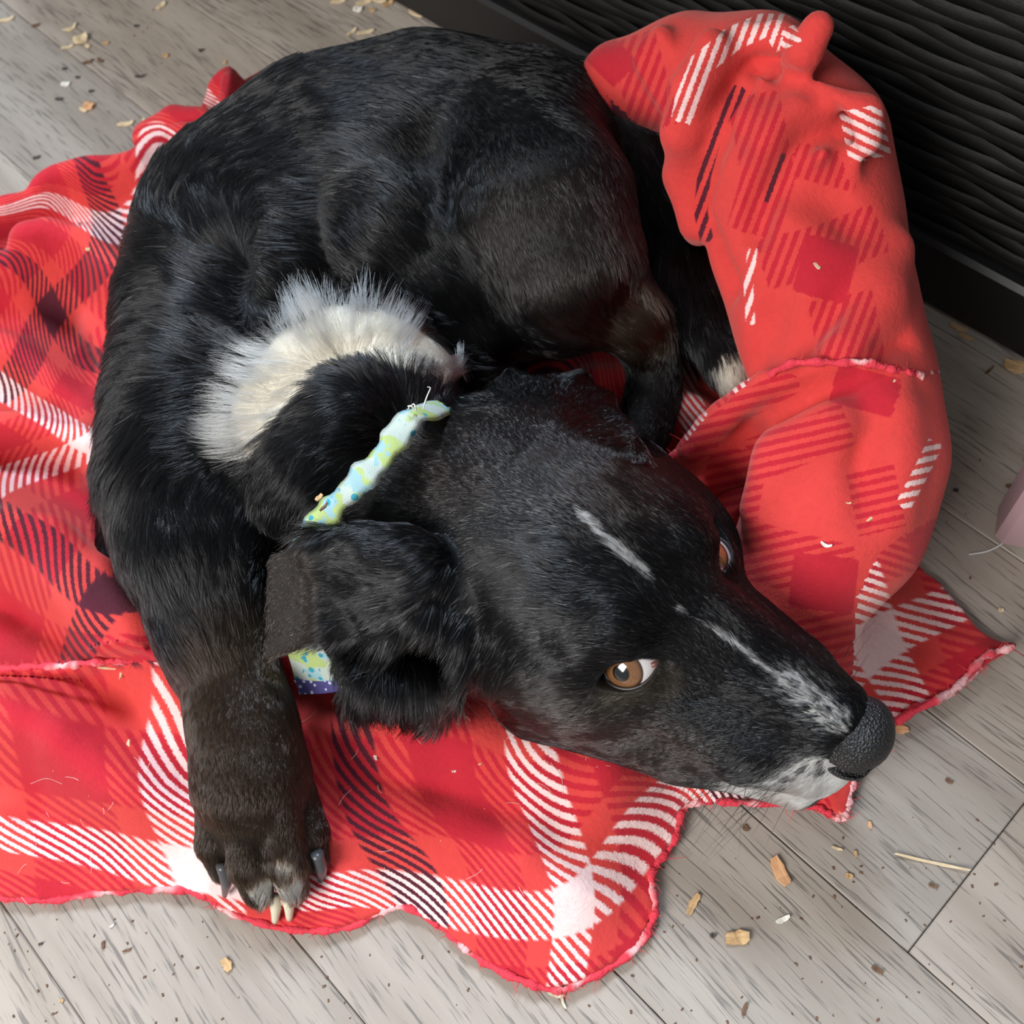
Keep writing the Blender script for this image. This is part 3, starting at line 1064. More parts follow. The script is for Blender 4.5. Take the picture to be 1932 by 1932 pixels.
def build_body_field():
    hx0, hx1 = HO[0] - 0.085, HO[0] + 0.115
    hy0, hy1 = HO[1] - 0.085, HO[1] + 0.060
    xs = axis(-0.56, 0.04, 0.0026, (hx0, hx1), 0.00115)
    ys = axis(-0.17, 0.45, 0.0026, (hy0, hy1), 0.00115)
    zs = axis(0.004, 0.235, 0.0019, (0.075, 0.145), 0.0012)
    f = Field(xs, ys, zs)

    def ch(pts, k=0.012):
        f.chain([B(*q) for q in pts], k)

    def bl(px, py, z, r, k=0.012):
        p, rr = B(px, py, z, r)
        f.ellipsoid(p, (rr, rr, rr), k=k)

    # trunk: rump, loin, ribs, chest
    ch([(985, 300, .095, 198), (805, 308, .100, 214), (648, 372, .100, 236), (515, 482, .095, 242), (440, 610, .090, 216)], 0.02)
    # chest and shoulder, divided from the ribs by a soft crease
    ch([(412, 650, .100, 186), (390, 770, .105, 182), (374, 905, .098, 160)], 0.004)
    ch([(345, 570, .100, 108), (430, 570, .105, 104), (520, 625, .105, 92)], 0.006)
    # flank fold
    ch([(640, 330, .132, 150), (720, 430, .126, 132), (810, 540, .105, 104), (880, 640, .080, 80), (930, 690, .06, 60)], 0.006)
    ch([(772, 262, .136, 34), (812, 350, .139, 40), (848, 440, .130, 42), (884, 530, .112, 40), (905, 620, .09, 38)], 0.010)
    p_, r_ = B(868, 262, .172, 62)
    f.ellipsoid(p_, (r_, r_, r_ * 1.2), k=0.03, cut=True)
    # belly tucked below the fold
    ch([(700, 560, .08, 150), (820, 640, .06, 100)], 0.02)
    # thigh
    ch([(975, 305, .118, 170), (1020, 400, .122, 172), (1065, 500, .110, 146), (1088, 550, .095, 112)], 0.010)
    ch([(1000, 560, .085, 105), (945, 600, .07, 62), (1040, 596, .075, 50)], 0.02)
    # hock, shank and hind paw
    ch([(1140, 560, .095, 85), (1190, 600, .088, 62), (1215, 630, .080, 46)], 0.012)
    ch([(1215, 640, .076, 46), (1235, 690, .062, 42), (1232, 750, .052, 42), (1212, 810, .046, 46), (1190, 850, .042, 50)], 0.012)
    # tail
    ch([(1095, 165, .120, 52), (1180, 230, .110, 56), (1240, 320, .098, 58), (1280, 420, .085, 62), (1312, 520, .075, 72), (1345, 610, .068, 74), (1372, 675, .068, 52), (1384, 728, .070, 28)], 0.006)
    # neck and the ruff round its root
    ch([(540, 760, .105, 150), (660, 830, .098, 160), (780, 900, .098, 150), (880, 930, .100, 140)], 0.015)
    ch([(480, 850, .128, 52), (500, 770, .145, 60), (560, 690, .152, 66), (640, 645, .152, 66), (720, 650, .146, 58), (790, 685, .134, 42), (835, 698, .118, 26)], 0.014)
    ch([(560, 930, .125, 80), (590, 860, .138, 80), (660, 790, .145, 76), (740, 740, .138, 66), (800, 735, .125, 50)], 0.012)
    # elbow in the shade, fore leg
    ch([(280, 960, .055, 90), (255, 1080, .045, 60), (280, 1150, .045, 55)], 0.02)
    ch([(365, 900, .098, 170), (378, 1030, .092, 140), (405, 1160, .082, 105), (434, 1270, .074, 80), (458, 1370, .066, 88), (474, 1470, .058, 102)], 0.015)
    ch([(474, 1470, .052, 102), (486, 1530, .036, 92)], 0.01)
    for toe in ([(412, 1510, .050, 42), (411, 1585, .037, 40), (423, 1632, .028, 30)],
                [(462, 1530, .058, 40), (470, 1625, .041, 40), (486, 1676, .029, 30)],
                [(524, 1526, .058, 40), (540, 1618, .041, 40), (553, 1666, .029, 30)],
                [(558, 1490, .044, 36), (582, 1570, .036, 36), (596, 1612, .027, 25)]):
        ch(toe, 0.0022)

    # ---- head
    def hc(a, ra, b, rb, k=0.010):
        f.capsule(hp(*a), hp(*b), ra * HS, rb * HS, k)

    def he(c, r, k=0.010):
        f.ellipsoid(hp(*c), np.array(r) * HS, HM, k)

    he((-.068, 0, -.004), (.080, .060, .047), 0.02)
    he((-.105, 0, -.012), (.055, .062, .045), 0.02)
    for s in (-1, 1):
        he((-.050, .040 * s, -.042), (.062, .040, .044), 0.02)
        f.capsule(hp(-.018, .031 * s, .000), hp(-.005, .024 * s, .004), .0175 * HS, .0165 * HS, 0.012)
        hc((-.070, .054 * s, -.030), .026, (-.020, (.048 if s < 0 else .040) * s, -.046), .020, 0.016)
        hc((.008, (.030 if s < 0 else .022) * s, -.047), .022, (.060, (.026 if s < 0 else .013) * s, -.055), .022, 0.014)
        hc((.020, (.028 if s < 0 else .014) * s, -.076), .027, (.087, (.014 if s < 0 else .006) * s, -.068), .020, 0.012)
    hc((-.015, 0, -.010), .028, (.092, 0, -.0350), .0165, 0.012)
    hc((.000, -.004, -.048), .040, (.082, -.001, -.055), .025, 0.014)
    hc((-.040, -.010, -.085), .040, (.075, -.008, -.088), .020, 0.014)
    hc((-.050, -.045, -.075), .040, (.020, -.030, -.085), .030, 0.016)
    hc((.030, -.034, -.097), .019, (.084, -.020, -.092), .015, 0.010)
    hc((-.090, 0, -.060), .055, (-.150, -.020, -.055), .060, 0.02)
    he((.096, 0, -.044), (.012, .016, .014), 0.008)
    # sockets, eyelids and the opening between them
    for c, e, hx, vx in EYES:
        f.ellipsoid(c + e * 0.017 + hx * 0.013, (.0060, .0060, .0060), k=0.007, cut=True)
        f.ellipsoid(c, (ER + .0021,) * 3, k=0.006)
    for c, e, hx, vx in EYES:
        sl, (x, y, z) = f.window(c - 0.03, c + 0.03)
        dx, dy, dz = x - c[0], y - c[1], z - c[2]
        h_ = dx * hx[0] + dy * hx[1] + dz * hx[2]
        v_ = dx * vx[0] + dy * vx[1] + dz * vx[2]
        w_ = dx * e[0] + dy * e[1] + dz * e[2]
        d = np.maximum(almond(h_, v_), 0.002 - w_)
        f.carve(sl, d.astype(np.float32), 0.0012)
    # near ear: folded flap, front edge with its lock, fringe beneath
    A_, B_, C_, D_, E_, F_, G_ = (P(600, 1030, .148), P(514, 1052, .132), P(508, 1238, .098), P(622, 1196, .122), P(730, 1195, .118), P(870, 1130, .128), P(770, 1030, .148))
    f.triangle(A_, B_, C_, .0022)
    f.triangle(A_, C_, D_, .0024)
    f.triangle(A_, D_, E_, .0035, 0.006)
    f.triangle(A_, E_, G_, .0045, 0.008)
    f.triangle(G_, E_, F_, .0055, 0.010)
    ch([(600, 1032, .148, 22), (700, 1035, .150, 32), (800, 1060, .146, 44)], 0.012)
    ch([(720, 1150, .130, 34), (800, 1150, .130, 40), (852, 1180, .120, 34), (870, 1240, .110, 22), (872, 1312, .100, 8)], 0.007)
    ch([(690, 1240, .088, 52), (760, 1260, .086, 60), (820, 1270, .086, 46)], 0.010)
    ch([(700, 1310, .066, 40), (800, 1320, .066, 44)], 0.012)
    # far ear, lying flat
    a, b, c_, d_, e_, g_ = (P(1010, 880, .148), P(1200, 860, .138), P(890, 768, .118), P(965, 724, .110), P(1085, 724, .106), P(1136, 762, .102))
    for t in ((a, c_, d_), (a, d_, e_), (a, e_, g_), (a, g_, b)):
        f.triangle(*t, .0045, 0.008)
    ch([(900, 790, .115, 26), (970, 745, .108, 22), (1080, 742, .104, 20), (1130, 775, .100, 20), (1150, 820, .104, 20)], 0.006)
    return f


FLOW = [  # px, py, hair direction in the picture, length mm, lift
    (600, 620, -0.45, -0.9, 24, 0.34), (500, 720, -0.85, -0.5, 24, 0.34), (455, 810, -0.95, 0.05, 24, 0.34), (690, 600, 0.1, -1, 22, 0.34), (770, 630, 0.5, -0.85, 20, 0.32), (850, 690, 0.9, -0.3, 18, 0.3),
    (560, 760, -0.75, 0.3, 16, 0.25), (540, 880, -0.6, 0.7, 17, 0.25), (560, 970, -0.45, 0.9, 15, 0.22), (650, 770, -0.8, 0.35, 16, 0.22), (720, 740, -0.5, -0.4, 16, 0.22), (800, 740, 0.2, -0.6, 14, 0.2),
    (400, 640, -0.9, -0.25, 20, 0.16), (300, 640, -0.95, 0, 20, 0.14), (220, 700, -0.8, 0.4, 18, 0.14), (300, 800, -0.6, 0.7, 20, 0.16), (400, 760, -0.9, 0.3, 20, 0.18), (230, 900, -0.3, 0.95, 18, 0.16),
    (420, 520, -0.85, -0.35, 18, 0.14), (300, 480, -0.9, -0.1, 16, 0.12), (400, 420, -0.3, -0.9, 14, 0.14), (250, 560, -0.9, 0.1, 16, 0.12), (320, 330, 0.5, -0.8, 14, 0.12), (420, 300, 0.85, -0.45, 14, 0.1),
    (520, 220, 0.9, -0.35, 14, 0.1), (640, 130, 0.95, -0.2, 10, 0.1), (760, 180, 0.9, 0.25, 10, 0.1), (700, 90, 1, 0.05, 10, 0.1), (560, 350, 0.95, -0.15, 15, 0.12), (520, 450, 0.9, 0.25, 16, 0.14),
    (600, 520, 0.75, 0.6, 10, 0.14), (520, 560, 0.7, 0.55, 16, 0.16), (680, 330, 0.75, 0.5, 10, 0.1), (720, 430, 0.75, 0.65, 10, 0.1), (820, 540, 0.65, 0.75, 10, 0.12), (890, 640, 0.6, 0.8, 10, 0.12),
    (680, 560, 0.6, 0.8, 10, 0.12), (800, 650, 0.5, 0.85, 10, 0.12), (860, 90, 0.95, 0.3, 10, 0.1), (780, 280, 0.55, 0.8, 10, 0.08), (960, 120, 0.9, 0.45, 6.5, 0.08), (900, 250, 0.5, 0.85, 6.5, 0.08),
    (1050, 150, 0.8, 0.6, 6.5, 0.08), (1060, 300, 0.35, 0.95, 6.5, 0.08), (960, 400, 0.2, 1, 6.5, 0.08), (1150, 350, 0.3, 0.95, 6.5, 0.08), (1060, 480, 0.35, 0.95, 6.5, 0.08), (960, 560, 0.3, 0.95, 9, 0.1),
    (1130, 570, 0.6, 0.8, 12, 0.16), (1190, 600, 0.8, 0.55, 14, 0.2), (1060, 640, 0.5, 0.8, 10, 0.12), (1235, 700, 0.0, 1, 6, 0.08), (1210, 810, -0.3, 0.95, 4.5, 0.08), (1150, 200, 0.8, 0.6, 6.5, 0.12),
    (1240, 330, 0.5, 0.85, 24, 0.14), (1300, 480, 0.35, 0.95, 28, 0.16), (1340, 600, 0.35, 0.95, 18, 0.18), (1385, 700, 0.3, 0.95, 9, 0.16), (300, 960, 0.15, 1, 17, 0.16), (300, 1080, 0.35, 0.95, 17, 0.18),
    (400, 1000, 0.1, 1, 16, 0.12), (380, 1140, 0.3, 0.95, 16, 0.16), (450, 1120, 0.15, 1, 13, 0.12), (340, 1180, 0.4, 0.9, 16, 0.2), (220, 1080, 0.1, 1, 12, 0.14), (430, 1230, 0.15, 1, 8, 0.1),
    (450, 1320, 0.1, 1, 5, 0.08), (470, 1420, 0.05, 1, 4.5, 0.08), (480, 1520, 0.05, 1, 4, 0.08), (430, 1620, 0.1, 1, 4.5, 0.1), (520, 1640, 0.15, 1, 7, 0.14), (560, 1640, 0.1, 1, 8, 0.16),
    (600, 1580, 0.1, 1, 4, 0.1), (900, 850, -0.6, -0.5, 4.5, 0.06), (800, 900, -0.8, -0.1, 6, 0.06), (1000, 860, -0.5, -0.8, 4.5, 0.06), (1100, 880, -0.6, -0.7, 4.5, 0.06), (960, 980, -0.95, -0.15, 4.5, 0.07),
    (850, 990, -0.95, 0.15, 4.5, 0.08), (1050, 1050, -0.98, -0.2, 9, 0.09), (950, 1090, -0.95, 0.3, 11, 0.1), (880, 1150, -0.7, 0.7, 13, 0.12), (930, 1230, -0.5, 0.85, 12, 0.12), (860, 1240, -0.3, 0.95, 13, 0.14),
    (1110, 980, -0.75, -0.65, 4.5, 0.08), (1200, 1050, -0.75, -0.65, 7, 0.07), (1220, 960, -0.8, -0.55, 4.5, 0.07), (1300, 1000, -0.85, -0.5, 4.5, 0.07), (1130, 1140, -0.95, 0.1, 8, 0.09), (1200, 1190, -0.9, -0.15, 6, 0.08),
    (1080, 1220, -0.9, 0.4, 8, 0.09), (1010, 1300, -0.85, 0.5, 8, 0.1), (1130, 1350, -0.9, 0.4, 5, 0.1), (1000, 1390, -0.7, 0.7, 8, 0.14), (900, 1360, -0.6, 0.8, 10, 0.16), (1200, 1330, -0.95, 0.3, 4, 0.08),
    (1290, 1280, -0.9, -0.3, 4, 0.07), (1300, 1150, -0.8, -0.55, 4.5, 0.07), (1400, 1200, -0.75, -0.65, 5, 0.08), (1480, 1270, -0.75, -0.6, 5, 0.09), (1560, 1320, -0.75, -0.55, 5, 0.1), (1440, 1300, -0.95, -0.15, 5, 0.09),
    (1530, 1370, -0.95, 0.1, 5, 0.1), (1500, 1220, -0.6, -0.75, 4, 0.08), (1600, 1330, -0.6, -0.6, 4, 0.1), (1400, 1380, -0.95, 0.15, 4, 0.08), (1300, 1420, -0.9, 0.4, 4, 0.09), (1400, 1480, -0.75, 0.6, 5, 0.1),
    (1500, 1490, -0.5, 0.8, 6, 0.12), (1570, 1480, -0.2, 0.9, 6, 0.12), (1250, 1460, -0.8, 0.6, 5, 0.12), (720, 1060, -0.9, 0.05, 8, 0.08), (640, 1090, -0.95, 0.15, 7, 0.08), (740, 1130, -0.9, 0.3, 9, 0.1),
    (640, 1170, -0.9, 0.4, 8, 0.12), (550, 1130, -0.6, 0.5, 2.5, 0.08), (530, 1060, -0.6, 0.4, 2.5, 0.08), (520, 1210, -0.5, 0.6, 2.5, 0.1), (840, 1160, -0.2, 0.9, 14, 0.14), (868, 1240, 0.03, 1, 22, 0.12),
    (760, 1230, -0.05, 1, 22, 0.24), (700, 1260, -0.3, 0.95, 22, 0.26), (810, 1280, 0.1, 1, 20, 0.22), (700, 1320, -0.3, 0.9, 15, 0.24), (800, 1330, -0.1, 1, 15, 0.2), (650, 1220, -0.6, 0.8, 12, 0.2),
    (1000, 760, -0.1, -0.9, 4, 0.08), (1100, 760, 0.5, -0.8, 4, 0.08), (920, 780, -0.6, -0.7, 4.5, 0.1), (1150, 810, 0.7, -0.5, 4.5, 0.1),
]

# markings: (polyline of surface places, radius m, colour, strength)
WHT = (0.88, 0.79, 0.64)
MARKS = [
    ([(462, 838, .150), (478, 775, .165), (520, 705, .175), (575, 645, .178), (640, 610, .178), (705, 612, .172), (765, 645, .162), (830, 676, .148), (866, 694, .130)], 'ruff', WHT, 1.0),
    ([(1380, 702, .07), (1386, 725, .07), (1390, 740, .07)], 0.013, WHT, .85),
    ([(1100, 962, .160), (1180, 1032, .158), (1243, 1090, .146)], 0.0023, (.56, .54, .51), .72),
    ([(1290, 1140, .140), (1400, 1225, .134), (1470, 1280, .128)], 0.0016, (.50, .48, .46), .6),
    ([(1480, 1290, .128), (1540, 1335, .122), (1575, 1350, .118)], 0.0085, (.52, .51, .49), .52),
    ([(1410, 1525, .040), (1480, 1525, .040), (1550, 1502, .048), (1600, 1476, .056)], 0.0088, (.82, .80, .76), 1.0),
    ([(1380, 1500, .052), (1470, 1490, .056), (1550, 1465, .064)], 0.0105, (.60, .59, .57), .6),
    ([(500, 1680, .022), (535, 1690, .022), (560, 1675, .024)], 0.0075, (.80, .78, .72), .8),
    ([(525, 1640, .036), (555, 1635, .036)], 0.0040, (.70, .68, .62), .6),
]
BROWN = [  # brown cast of the coat
    ([(460, 1290, .09), (475, 1400, .09), (485, 1520, .07), (480, 1600, .05)], 0.045, (.020, .0105, .0055), .9),
    ([(1090, 590, .12), (1180, 600, .11), (1220, 620, .10)], 0.026, (.032, .020, .012), .8),
    ([(1000, 450, .165), (1080, 500, .15)], 0.045, (.010, .0075, .0065), .8),
    ([(540, 1060, .14), (530, 1210, .11)], 0.022, (.022, .016, .013), .9),
    ([(900, 1320, .06), (1050, 1370, .055), (1250, 1430, .055)], 0.028, (.014, .0105, .009), .8),
    ([(880, 830, .15), (1050, 800, .13), (1180, 880, .14)], 0.034, (.0085, .0058, .0052), .8),
    ([(1160, 1310, .10), (1260, 1300, .11)], 0.010, (.05, .04, .028), .5),
]
COAT = np.array([0.0026, 0.0026, 0.0031])


def poly3_dist(pts, line):
    best = np.full(len(pts), 9.0)
    tt = np.zeros(len(pts))
    ln = [np.asarray(l) for l in line]
    for i, (a, b) in enumerate(zip(ln[:-1], ln[1:])):
        ab = b - a
        t = np.clip((pts - a) @ ab / (ab @ ab + 1e-12), 0, 1)
        d = np.linalg.norm(pts - a - t[:, None] * ab, axis=1)
        m = d < best
        best[m] = d[m]
        tt[m] = (i + t[m]) / (len(ln) - 1)
    return best, tt


def snap_to_surface(tri_c, pxs, q):
    """the body surface point seen nearest to picture place q (px, py), used to lay out the markings"""
    d = np.hypot(pxs[:, 0] - q[0], pxs[:, 1] - q[1])
    near = np.argsort(d)[:60]
    near = near[d[near] < max(12.0, d[near[0]] + 6)]
    dep = (tri_c[near] - CAM) @ R[:, 2]
    return tri_c[near[np.argmin(dep)]]


def coat_colour(pts, noise):
    col = np.repeat(COAT[None], len(pts), 0) * (0.85 + 0.3 * noise[:, None])
    for line, rad, c, s in COAT_BROWN:
        d, _ = poly3_dist(pts, line)
        w = s * (1 - smoothstep(d, rad * 0.55, rad * 1.25))
        col = col + (np.array(c) * (0.7 + 0.6 * noise[:, None]) - col) * w[:, None]
    for line, rad, c, s in COAT_WHITE:
        d, t = poly3_dist(pts, line)
        if isinstance(rad, str):
            r_ = 0.0142 * (1 - smoothstep(t, 0.75, 1.0) * 0.35) * (0.75 + 0.25 * smoothstep(t, 0, 0.15))
            w = s * (1 - smoothstep(d / r_, 0.8, 1.06))
        else:
            w = s * (1 - smoothstep(d, rad * 0.6, rad * 1.5))
        pick = (noise < w).astype(float) if s < 1 else w
        if s < 1:
            pick = np.where(w > 0.02, pick * (0.6 + 0.4 * noise), 0)
        col = col + (np.array(c) * (0.85 + 0.25 * noise[:, None]) - col) * pick[:, None]
    return col


COAT_BROWN, COAT_WHITE = [], []


def build_dog():
    f = build_body_field()
    v, q = f.mesh(2)
    me = mesh_np('body', v, q)
    nv = len(v)
    nor = np.empty(nv * 3, np.float32)
    me.vertices.foreach_get('normal', nor)
    nor = nor.reshape(-1, 3).astype(float)
    px = proj(v)
    facing = np.einsum('ij,ij->i', nor, CAM - v) > 0
    sv, sp = v[facing], px[facing]
    for src, dst in ((BROWN, COAT_BROWN), (MARKS, COAT_WHITE)):
        for line, rad, c, s in src:
            dst.append(([snap_to_surface(sv, sp, p) for p in line], rad, c, s))

    base = P(700, 700, 0.0)
    base[2] = 0
    root = empty('dog', base)
    tag(root, 'black dog with a white neck ring curled up on the red plaid blanket', 'dog')
    bpy.context.view_layer.update()

    def child(o):
        o.parent = root
        o.matrix_parent_inverse = Matrix.Translation(Vector(-base))
        return o

    # skin under the coat
    vc = coat_colour(v, np.full(nv, 0.5))
    at = me.attributes.new('tint', 'FLOAT_COLOR', 'POINT')
    at.data.foreach_set('color', np.concatenate([vc * 0.7, np.ones((nv, 1))], 1).astype(np.float32).ravel())
    skin, nt, b = new_mat('dog_skin', rough=0.6)
    a_ = N(nt, 'ShaderNodeAttribute', attribute_name='tint')
    nt.links.new(a_.outputs['Color'], b.inputs['Base Color'])
    b.inputs['Specular IOR Level'].default_value = 0.3
    child(add_obj('body', me, mat=skin))

    # ---- fur
    tri = np.concatenate([q[:, [0, 1, 2]], q[:, [0, 2, 3]]])
    A, B_, C_ = v[tri[:, 0]], v[tri[:, 1]], v[tri[:, 2]]
    area = np.linalg.norm(np.cross(B_ - A, C_ - A), axis=1) * 0.5
    cen = (A + B_ + C_) / 3
    tn = nor[tri].mean(1)
    cpx = proj(cen)
    loc = hloc(cen)
    dens = np.ones(len(tri))
    head = (loc[:, 0] > -0.13) & (loc[:, 0] < 0.13) & (np.abs(loc[:, 1]) < 0.11) & (loc[:, 2] > -0.13)
    dens[head & (loc[:, 0] > -0.06)] = 3.2
    dens[head & (loc[:, 0] <= -0.06)] = 1.9
    paw = (cpx[:, 1] > 1230) & (cpx[:, 0] < 640)
    dens[paw] = 3.0
    dens *= np.clip(0.25 + 1.0 * (tn[:, 2] > -0.35), 0, 1)
    dens[cen[:, 2] < 0.012] = 0
    # bare nose and eye rims
    dn = np.linalg.norm((loc - np.array([.1065, 0, -.043])) / np.array([.0185, .022, .0175]), axis=1)
    dens[dn < 1.0] = 0
    for c, e, hx, vx in EYES:
        rel = cen - c
        r_ = np.linalg.norm(rel, axis=1)
        h_, v_, w_ = rel @ hx, rel @ vx, rel @ e
        dens[(r_ < 0.026) & (almond(h_, v_) < 0.0011) & (w_ > 0)] = 0
        dens[(r_ < ER + 0.0008)] = 0
    NH = 360000
    pr = area * dens
    ti = rng.choice(len(tri), NH, p=pr / pr.sum())
    r1, r2 = np.sqrt(rng.random(NH)), rng.random(NH)
    w = np.stack([1 - r1, r1 * (1 - r2), r1 * r2], 1)
    root_p = (v[tri[ti]] * w[..., None]).sum(1)
    root_n = (nor[tri[ti]] * w[..., None]).sum(1)
    root_n /= np.linalg.norm(root_n, axis=1, keepdims=True)
    rpx = proj(root_p)
    fl = np.array(FLOW)
    right, down = R[:, 0], R[:, 1]
    fdir = fl[:, 2:3] * right + fl[:, 3:4] * down
    fdir /= np.linalg.norm(fdir, axis=1, keepdims=True)
    dirs = np.zeros((NH, 3))
    ln = np.zeros(NH)
    lift = np.zeros(NH)
    for s in range(0, NH, 20000):
        e = slice(s, s + 20000)
        d2 = (rpx[e, None, 0] - fl[None, :, 0]) ** 2 + (rpx[e, None, 1] - fl[None, :, 1]) ** 2
        wt = 1.0 / (d2 + 15.0 ** 2) ** 1.9
        wt /= wt.sum(1, keepdims=True)
        dirs[e] = wt @ fdir
        ln[e] = wt @ fl[:, 4]
        lift[e] = wt @ fl[:, 5]

    def nhead(p):
        l = hloc(p)
        return ~((l[:, 0] > -0.15) & (np.abs(l[:, 1]) < 0.12) & (l[:, 0] < .14))

    def wave(p, fr, sd):
        r_ = np.random.default_rng(sd)
        o = np.zeros(len(p))
        for _ in range(5):
            k = r_.normal(size=3)
            k /= np.linalg.norm(k)
            o += np.sin(p @ k * fr * r_.uniform(.6, 1.6) + r_.uniform(0, 6.28))
        return o / 2.2

    dirs -= root_n * np.einsum('ij,ij->i', dirs, root_n)[:, None]
    dirs /= np.linalg.norm(dirs, axis=1, keepdims=True) + 1e-9
    side = np.cross(root_n, dirs)
    trunk = (rpx[:, 1] < 1150) & (nhead(root_p)) & (ln < 21)
    lift = np.where(trunk, lift * 0.72, lift)
    ln = np.where(trunk, ln * 0.88, ln)
    swirl = 0.16 * wave(root_p, 230, 1) + 0.12 * wave(root_p, 700, 2) + rng.normal(size=NH) * 0.09
    dirs = dirs + side * swirl[:, None]
    dirs /= np.linalg.norm(dirs, axis=1, keepdims=True)
    ln = ln * 1e-3 * (0.72 + 0.5 * rng.random(NH)) * (1 + 0.12 * wave(root_p, 300, 3))
    lift = lift * (1 + 0.35 * wave(root_p, 260, 4)) + rng.normal(size=NH) * 0.03
    lift = np.clip(np.maximum(lift, 0.0011 / ln), 0.05, 0.6)
    K = 5
    t = np.linspace(0, 1, K)
    curl = rng.normal(size=NH) * 0.05 + 0.05 * wave(root_p, 500, 5)
    pts = (root_p[:, None, :] - root_n[:, None, :] * 0.0002
           + dirs[:, None, :] * (ln[:, None] * t[None])[..., None]
           + root_n[:, None, :] * (ln[:, None] * (lift[:, None] * (1.9 * t - 1.25 * t * t)[None]))[..., None]
           + side[:, None, :] * (ln[:, None] * curl[:, None] * (t * t)[None])[..., None])
    pts[..., 2] = np.maximum(pts[..., 2], 0.004)
    # tufts: neighbouring hairs lean together towards their ends
    from mathutils import kdtree
    ng = NH // 11
    kd = kdtree.KDTree(ng)
    for i in range(ng):
        kd.insert(root_p[i], i)
    kd.balance()
    gi = np.array([kd.find(p)[1] for p in root_p])
    okc = (np.einsum('ij,ij->i', root_n, root_n[gi]) > 0.6) & (np.linalg.norm(root_p - root_p[gi], axis=1) < 0.004)
    pull = np.where(okc, np.where(ln > 0.013, 0.6, 0.42), 0.0)[:, None] * (t ** 1.1)[None]
    sc_ = (ln / ln[gi])[:, None, None]
    gp = root_p[gi][:, None, :] + (pts[gi] - root_p[gi][:, None, :]) * sc_
    pts = pts + (gp - pts) * pull[..., None]
    tuft_tone = rng.random(NH)[gi]
    nz = 0.55 * rng.random(NH) + 0.45 * tuft_tone
    colr = coat_colour(root_p, nz)
    hl = hloc(root_p)
    face = (hl[:, 0] > -.11) & (hl[:, 0] < .1) & (np.abs(hl[:, 1]) < .1) & (rpx[:, 1] > 940)
    grey = rng.random(NH) < np.where(face, 0.055, 0.012)
    colr[grey & (colr.max(1) < 0.1)] = (0.20, 0.195, 0.19)  # paler hairs, glints of the glossy coat put into the colour
    rad = np.full(NH, 0.00014)
    rad[ln < 0.007] = 0.00012
    fur_m = bpy.data.materials.new('dog_fur')
    fur_m.use_nodes = True
    nt = fur_m.node_tree
    nt.nodes.remove(nt.nodes['Principled BSDF'])
    b = N(nt, 'ShaderNodeBsdfHairPrincipled')
    b.parametrization = 'COLOR'
    a_ = N(nt, 'ShaderNodeAttribute', attribute_name='tint')
    nt.links.new(a_.outputs['Color'], b.inputs['Color'])
    b.inputs['Roughness'].default_value = 0.20
    b.inputs['IOR'].default_value = 1.42
    b.inputs['Coat'].default_value = 0.35
    b.inputs['Radial Roughness'].default_value = 0.30
    b.inputs['Random Roughness'].default_value = 0.3
    nt.links.new(b.outputs[0], nt.nodes['Material Output'].inputs['Surface'])
    fur = strands('fur', pts, rad, None, fur_m, 'stuff', colr)
    child(fur)

    # ---- eyes
    for i, (c, e, hx, vx) in enumerate(EYES):
        gaze = (CAM - c) / np.linalg.norm(CAM - c)
        gaze = e * 0.86 + gaze * 0.25 - hx * 0.30 + vx * 0.02
        if i == 1:
            gaze = e * 0.55 + (CAM - c) / np.linalg.norm(CAM - c) * 0.75
        gaze /= np.linalg.norm(gaze)
        up = np.cross(gaze, hx)
        up /= np.linalg.norm(up)
        sx = np.cross(up, gaze)
        vv, ff = [], []
        nr, ns = 28, 40
        for a in range(nr + 1):
            th = math.pi * a / nr
            rr = ER - 0.0002 + 0.0007 * math.exp(-(th / 0.55) ** 2)
            for s in range(ns):
                ph = 2 * math.pi * s / ns
                vv.append(c + rr * (math.cos(th) * gaze + math.sin(th) * (math.cos(ph) * sx + math.sin(ph) * up)))
        for a in range(nr):
            for s in range(ns):
                s2 = (s + 1) % ns
                ff.append((a * ns + s, a * ns + s2, (a + 1) * ns + s2, (a + 1) * ns + s))
        em = mesh_np('eye', np.array(vv), ff)
        th = np.repeat(np.linspace(0, math.pi, nr + 1), ns)
        at = em.attributes.new('angle', 'FLOAT', 'POINT')
        at.data.foreach_set('value', th.astype(np.float32))
        if i == 0:
            eye_m, nt, b = new_mat('dog_eye', rough=0.12)
            b.inputs['Coat Weight'].default_value = 1.0
            b.inputs['Coat Roughness'].default_value = 0.02
            ang = N(nt, 'ShaderNodeAttribute', attribute_name='angle').outputs['Fac']
            pos = N(nt, 'ShaderNodeTexCoord').outputs['Object']
            nn = noise_n(nt, pos, 900, 2)
            iris = mix_n(nt, nn, (0.13, 0.052, 0.018), (0.24, 0.110, 0.042))
            iris = mix_n(nt, smooth_n(nt, ang, 0.52, 0.66), iris, (0.045, 0.016, 0.008))
            colr_ = mix_n(nt, smooth_n(nt, ang, 0.24, 0.29), (0.003, 0.003, 0.003), iris)
            white = mix_n(nt, smooth_n(nt, ang, 0.85, 1.35), (0.74, 0.70, 0.69), (0.66, 0.40, 0.40))
            colr_ = mix_n(nt, smooth_n(nt, ang, 0.66, 0.70), colr_, white)
            nt.links.new(colr_, b.inputs['Base Color'])
            lid_m, nt2, b2 = new_mat('dark_eye_rim', (0.022, 0.016, 0.016), 0.35)
        eye_o = child(add_obj('eye', em, mat=eye_m))
        # dark rims of the lids, laid on the edge of the opening
        path = []
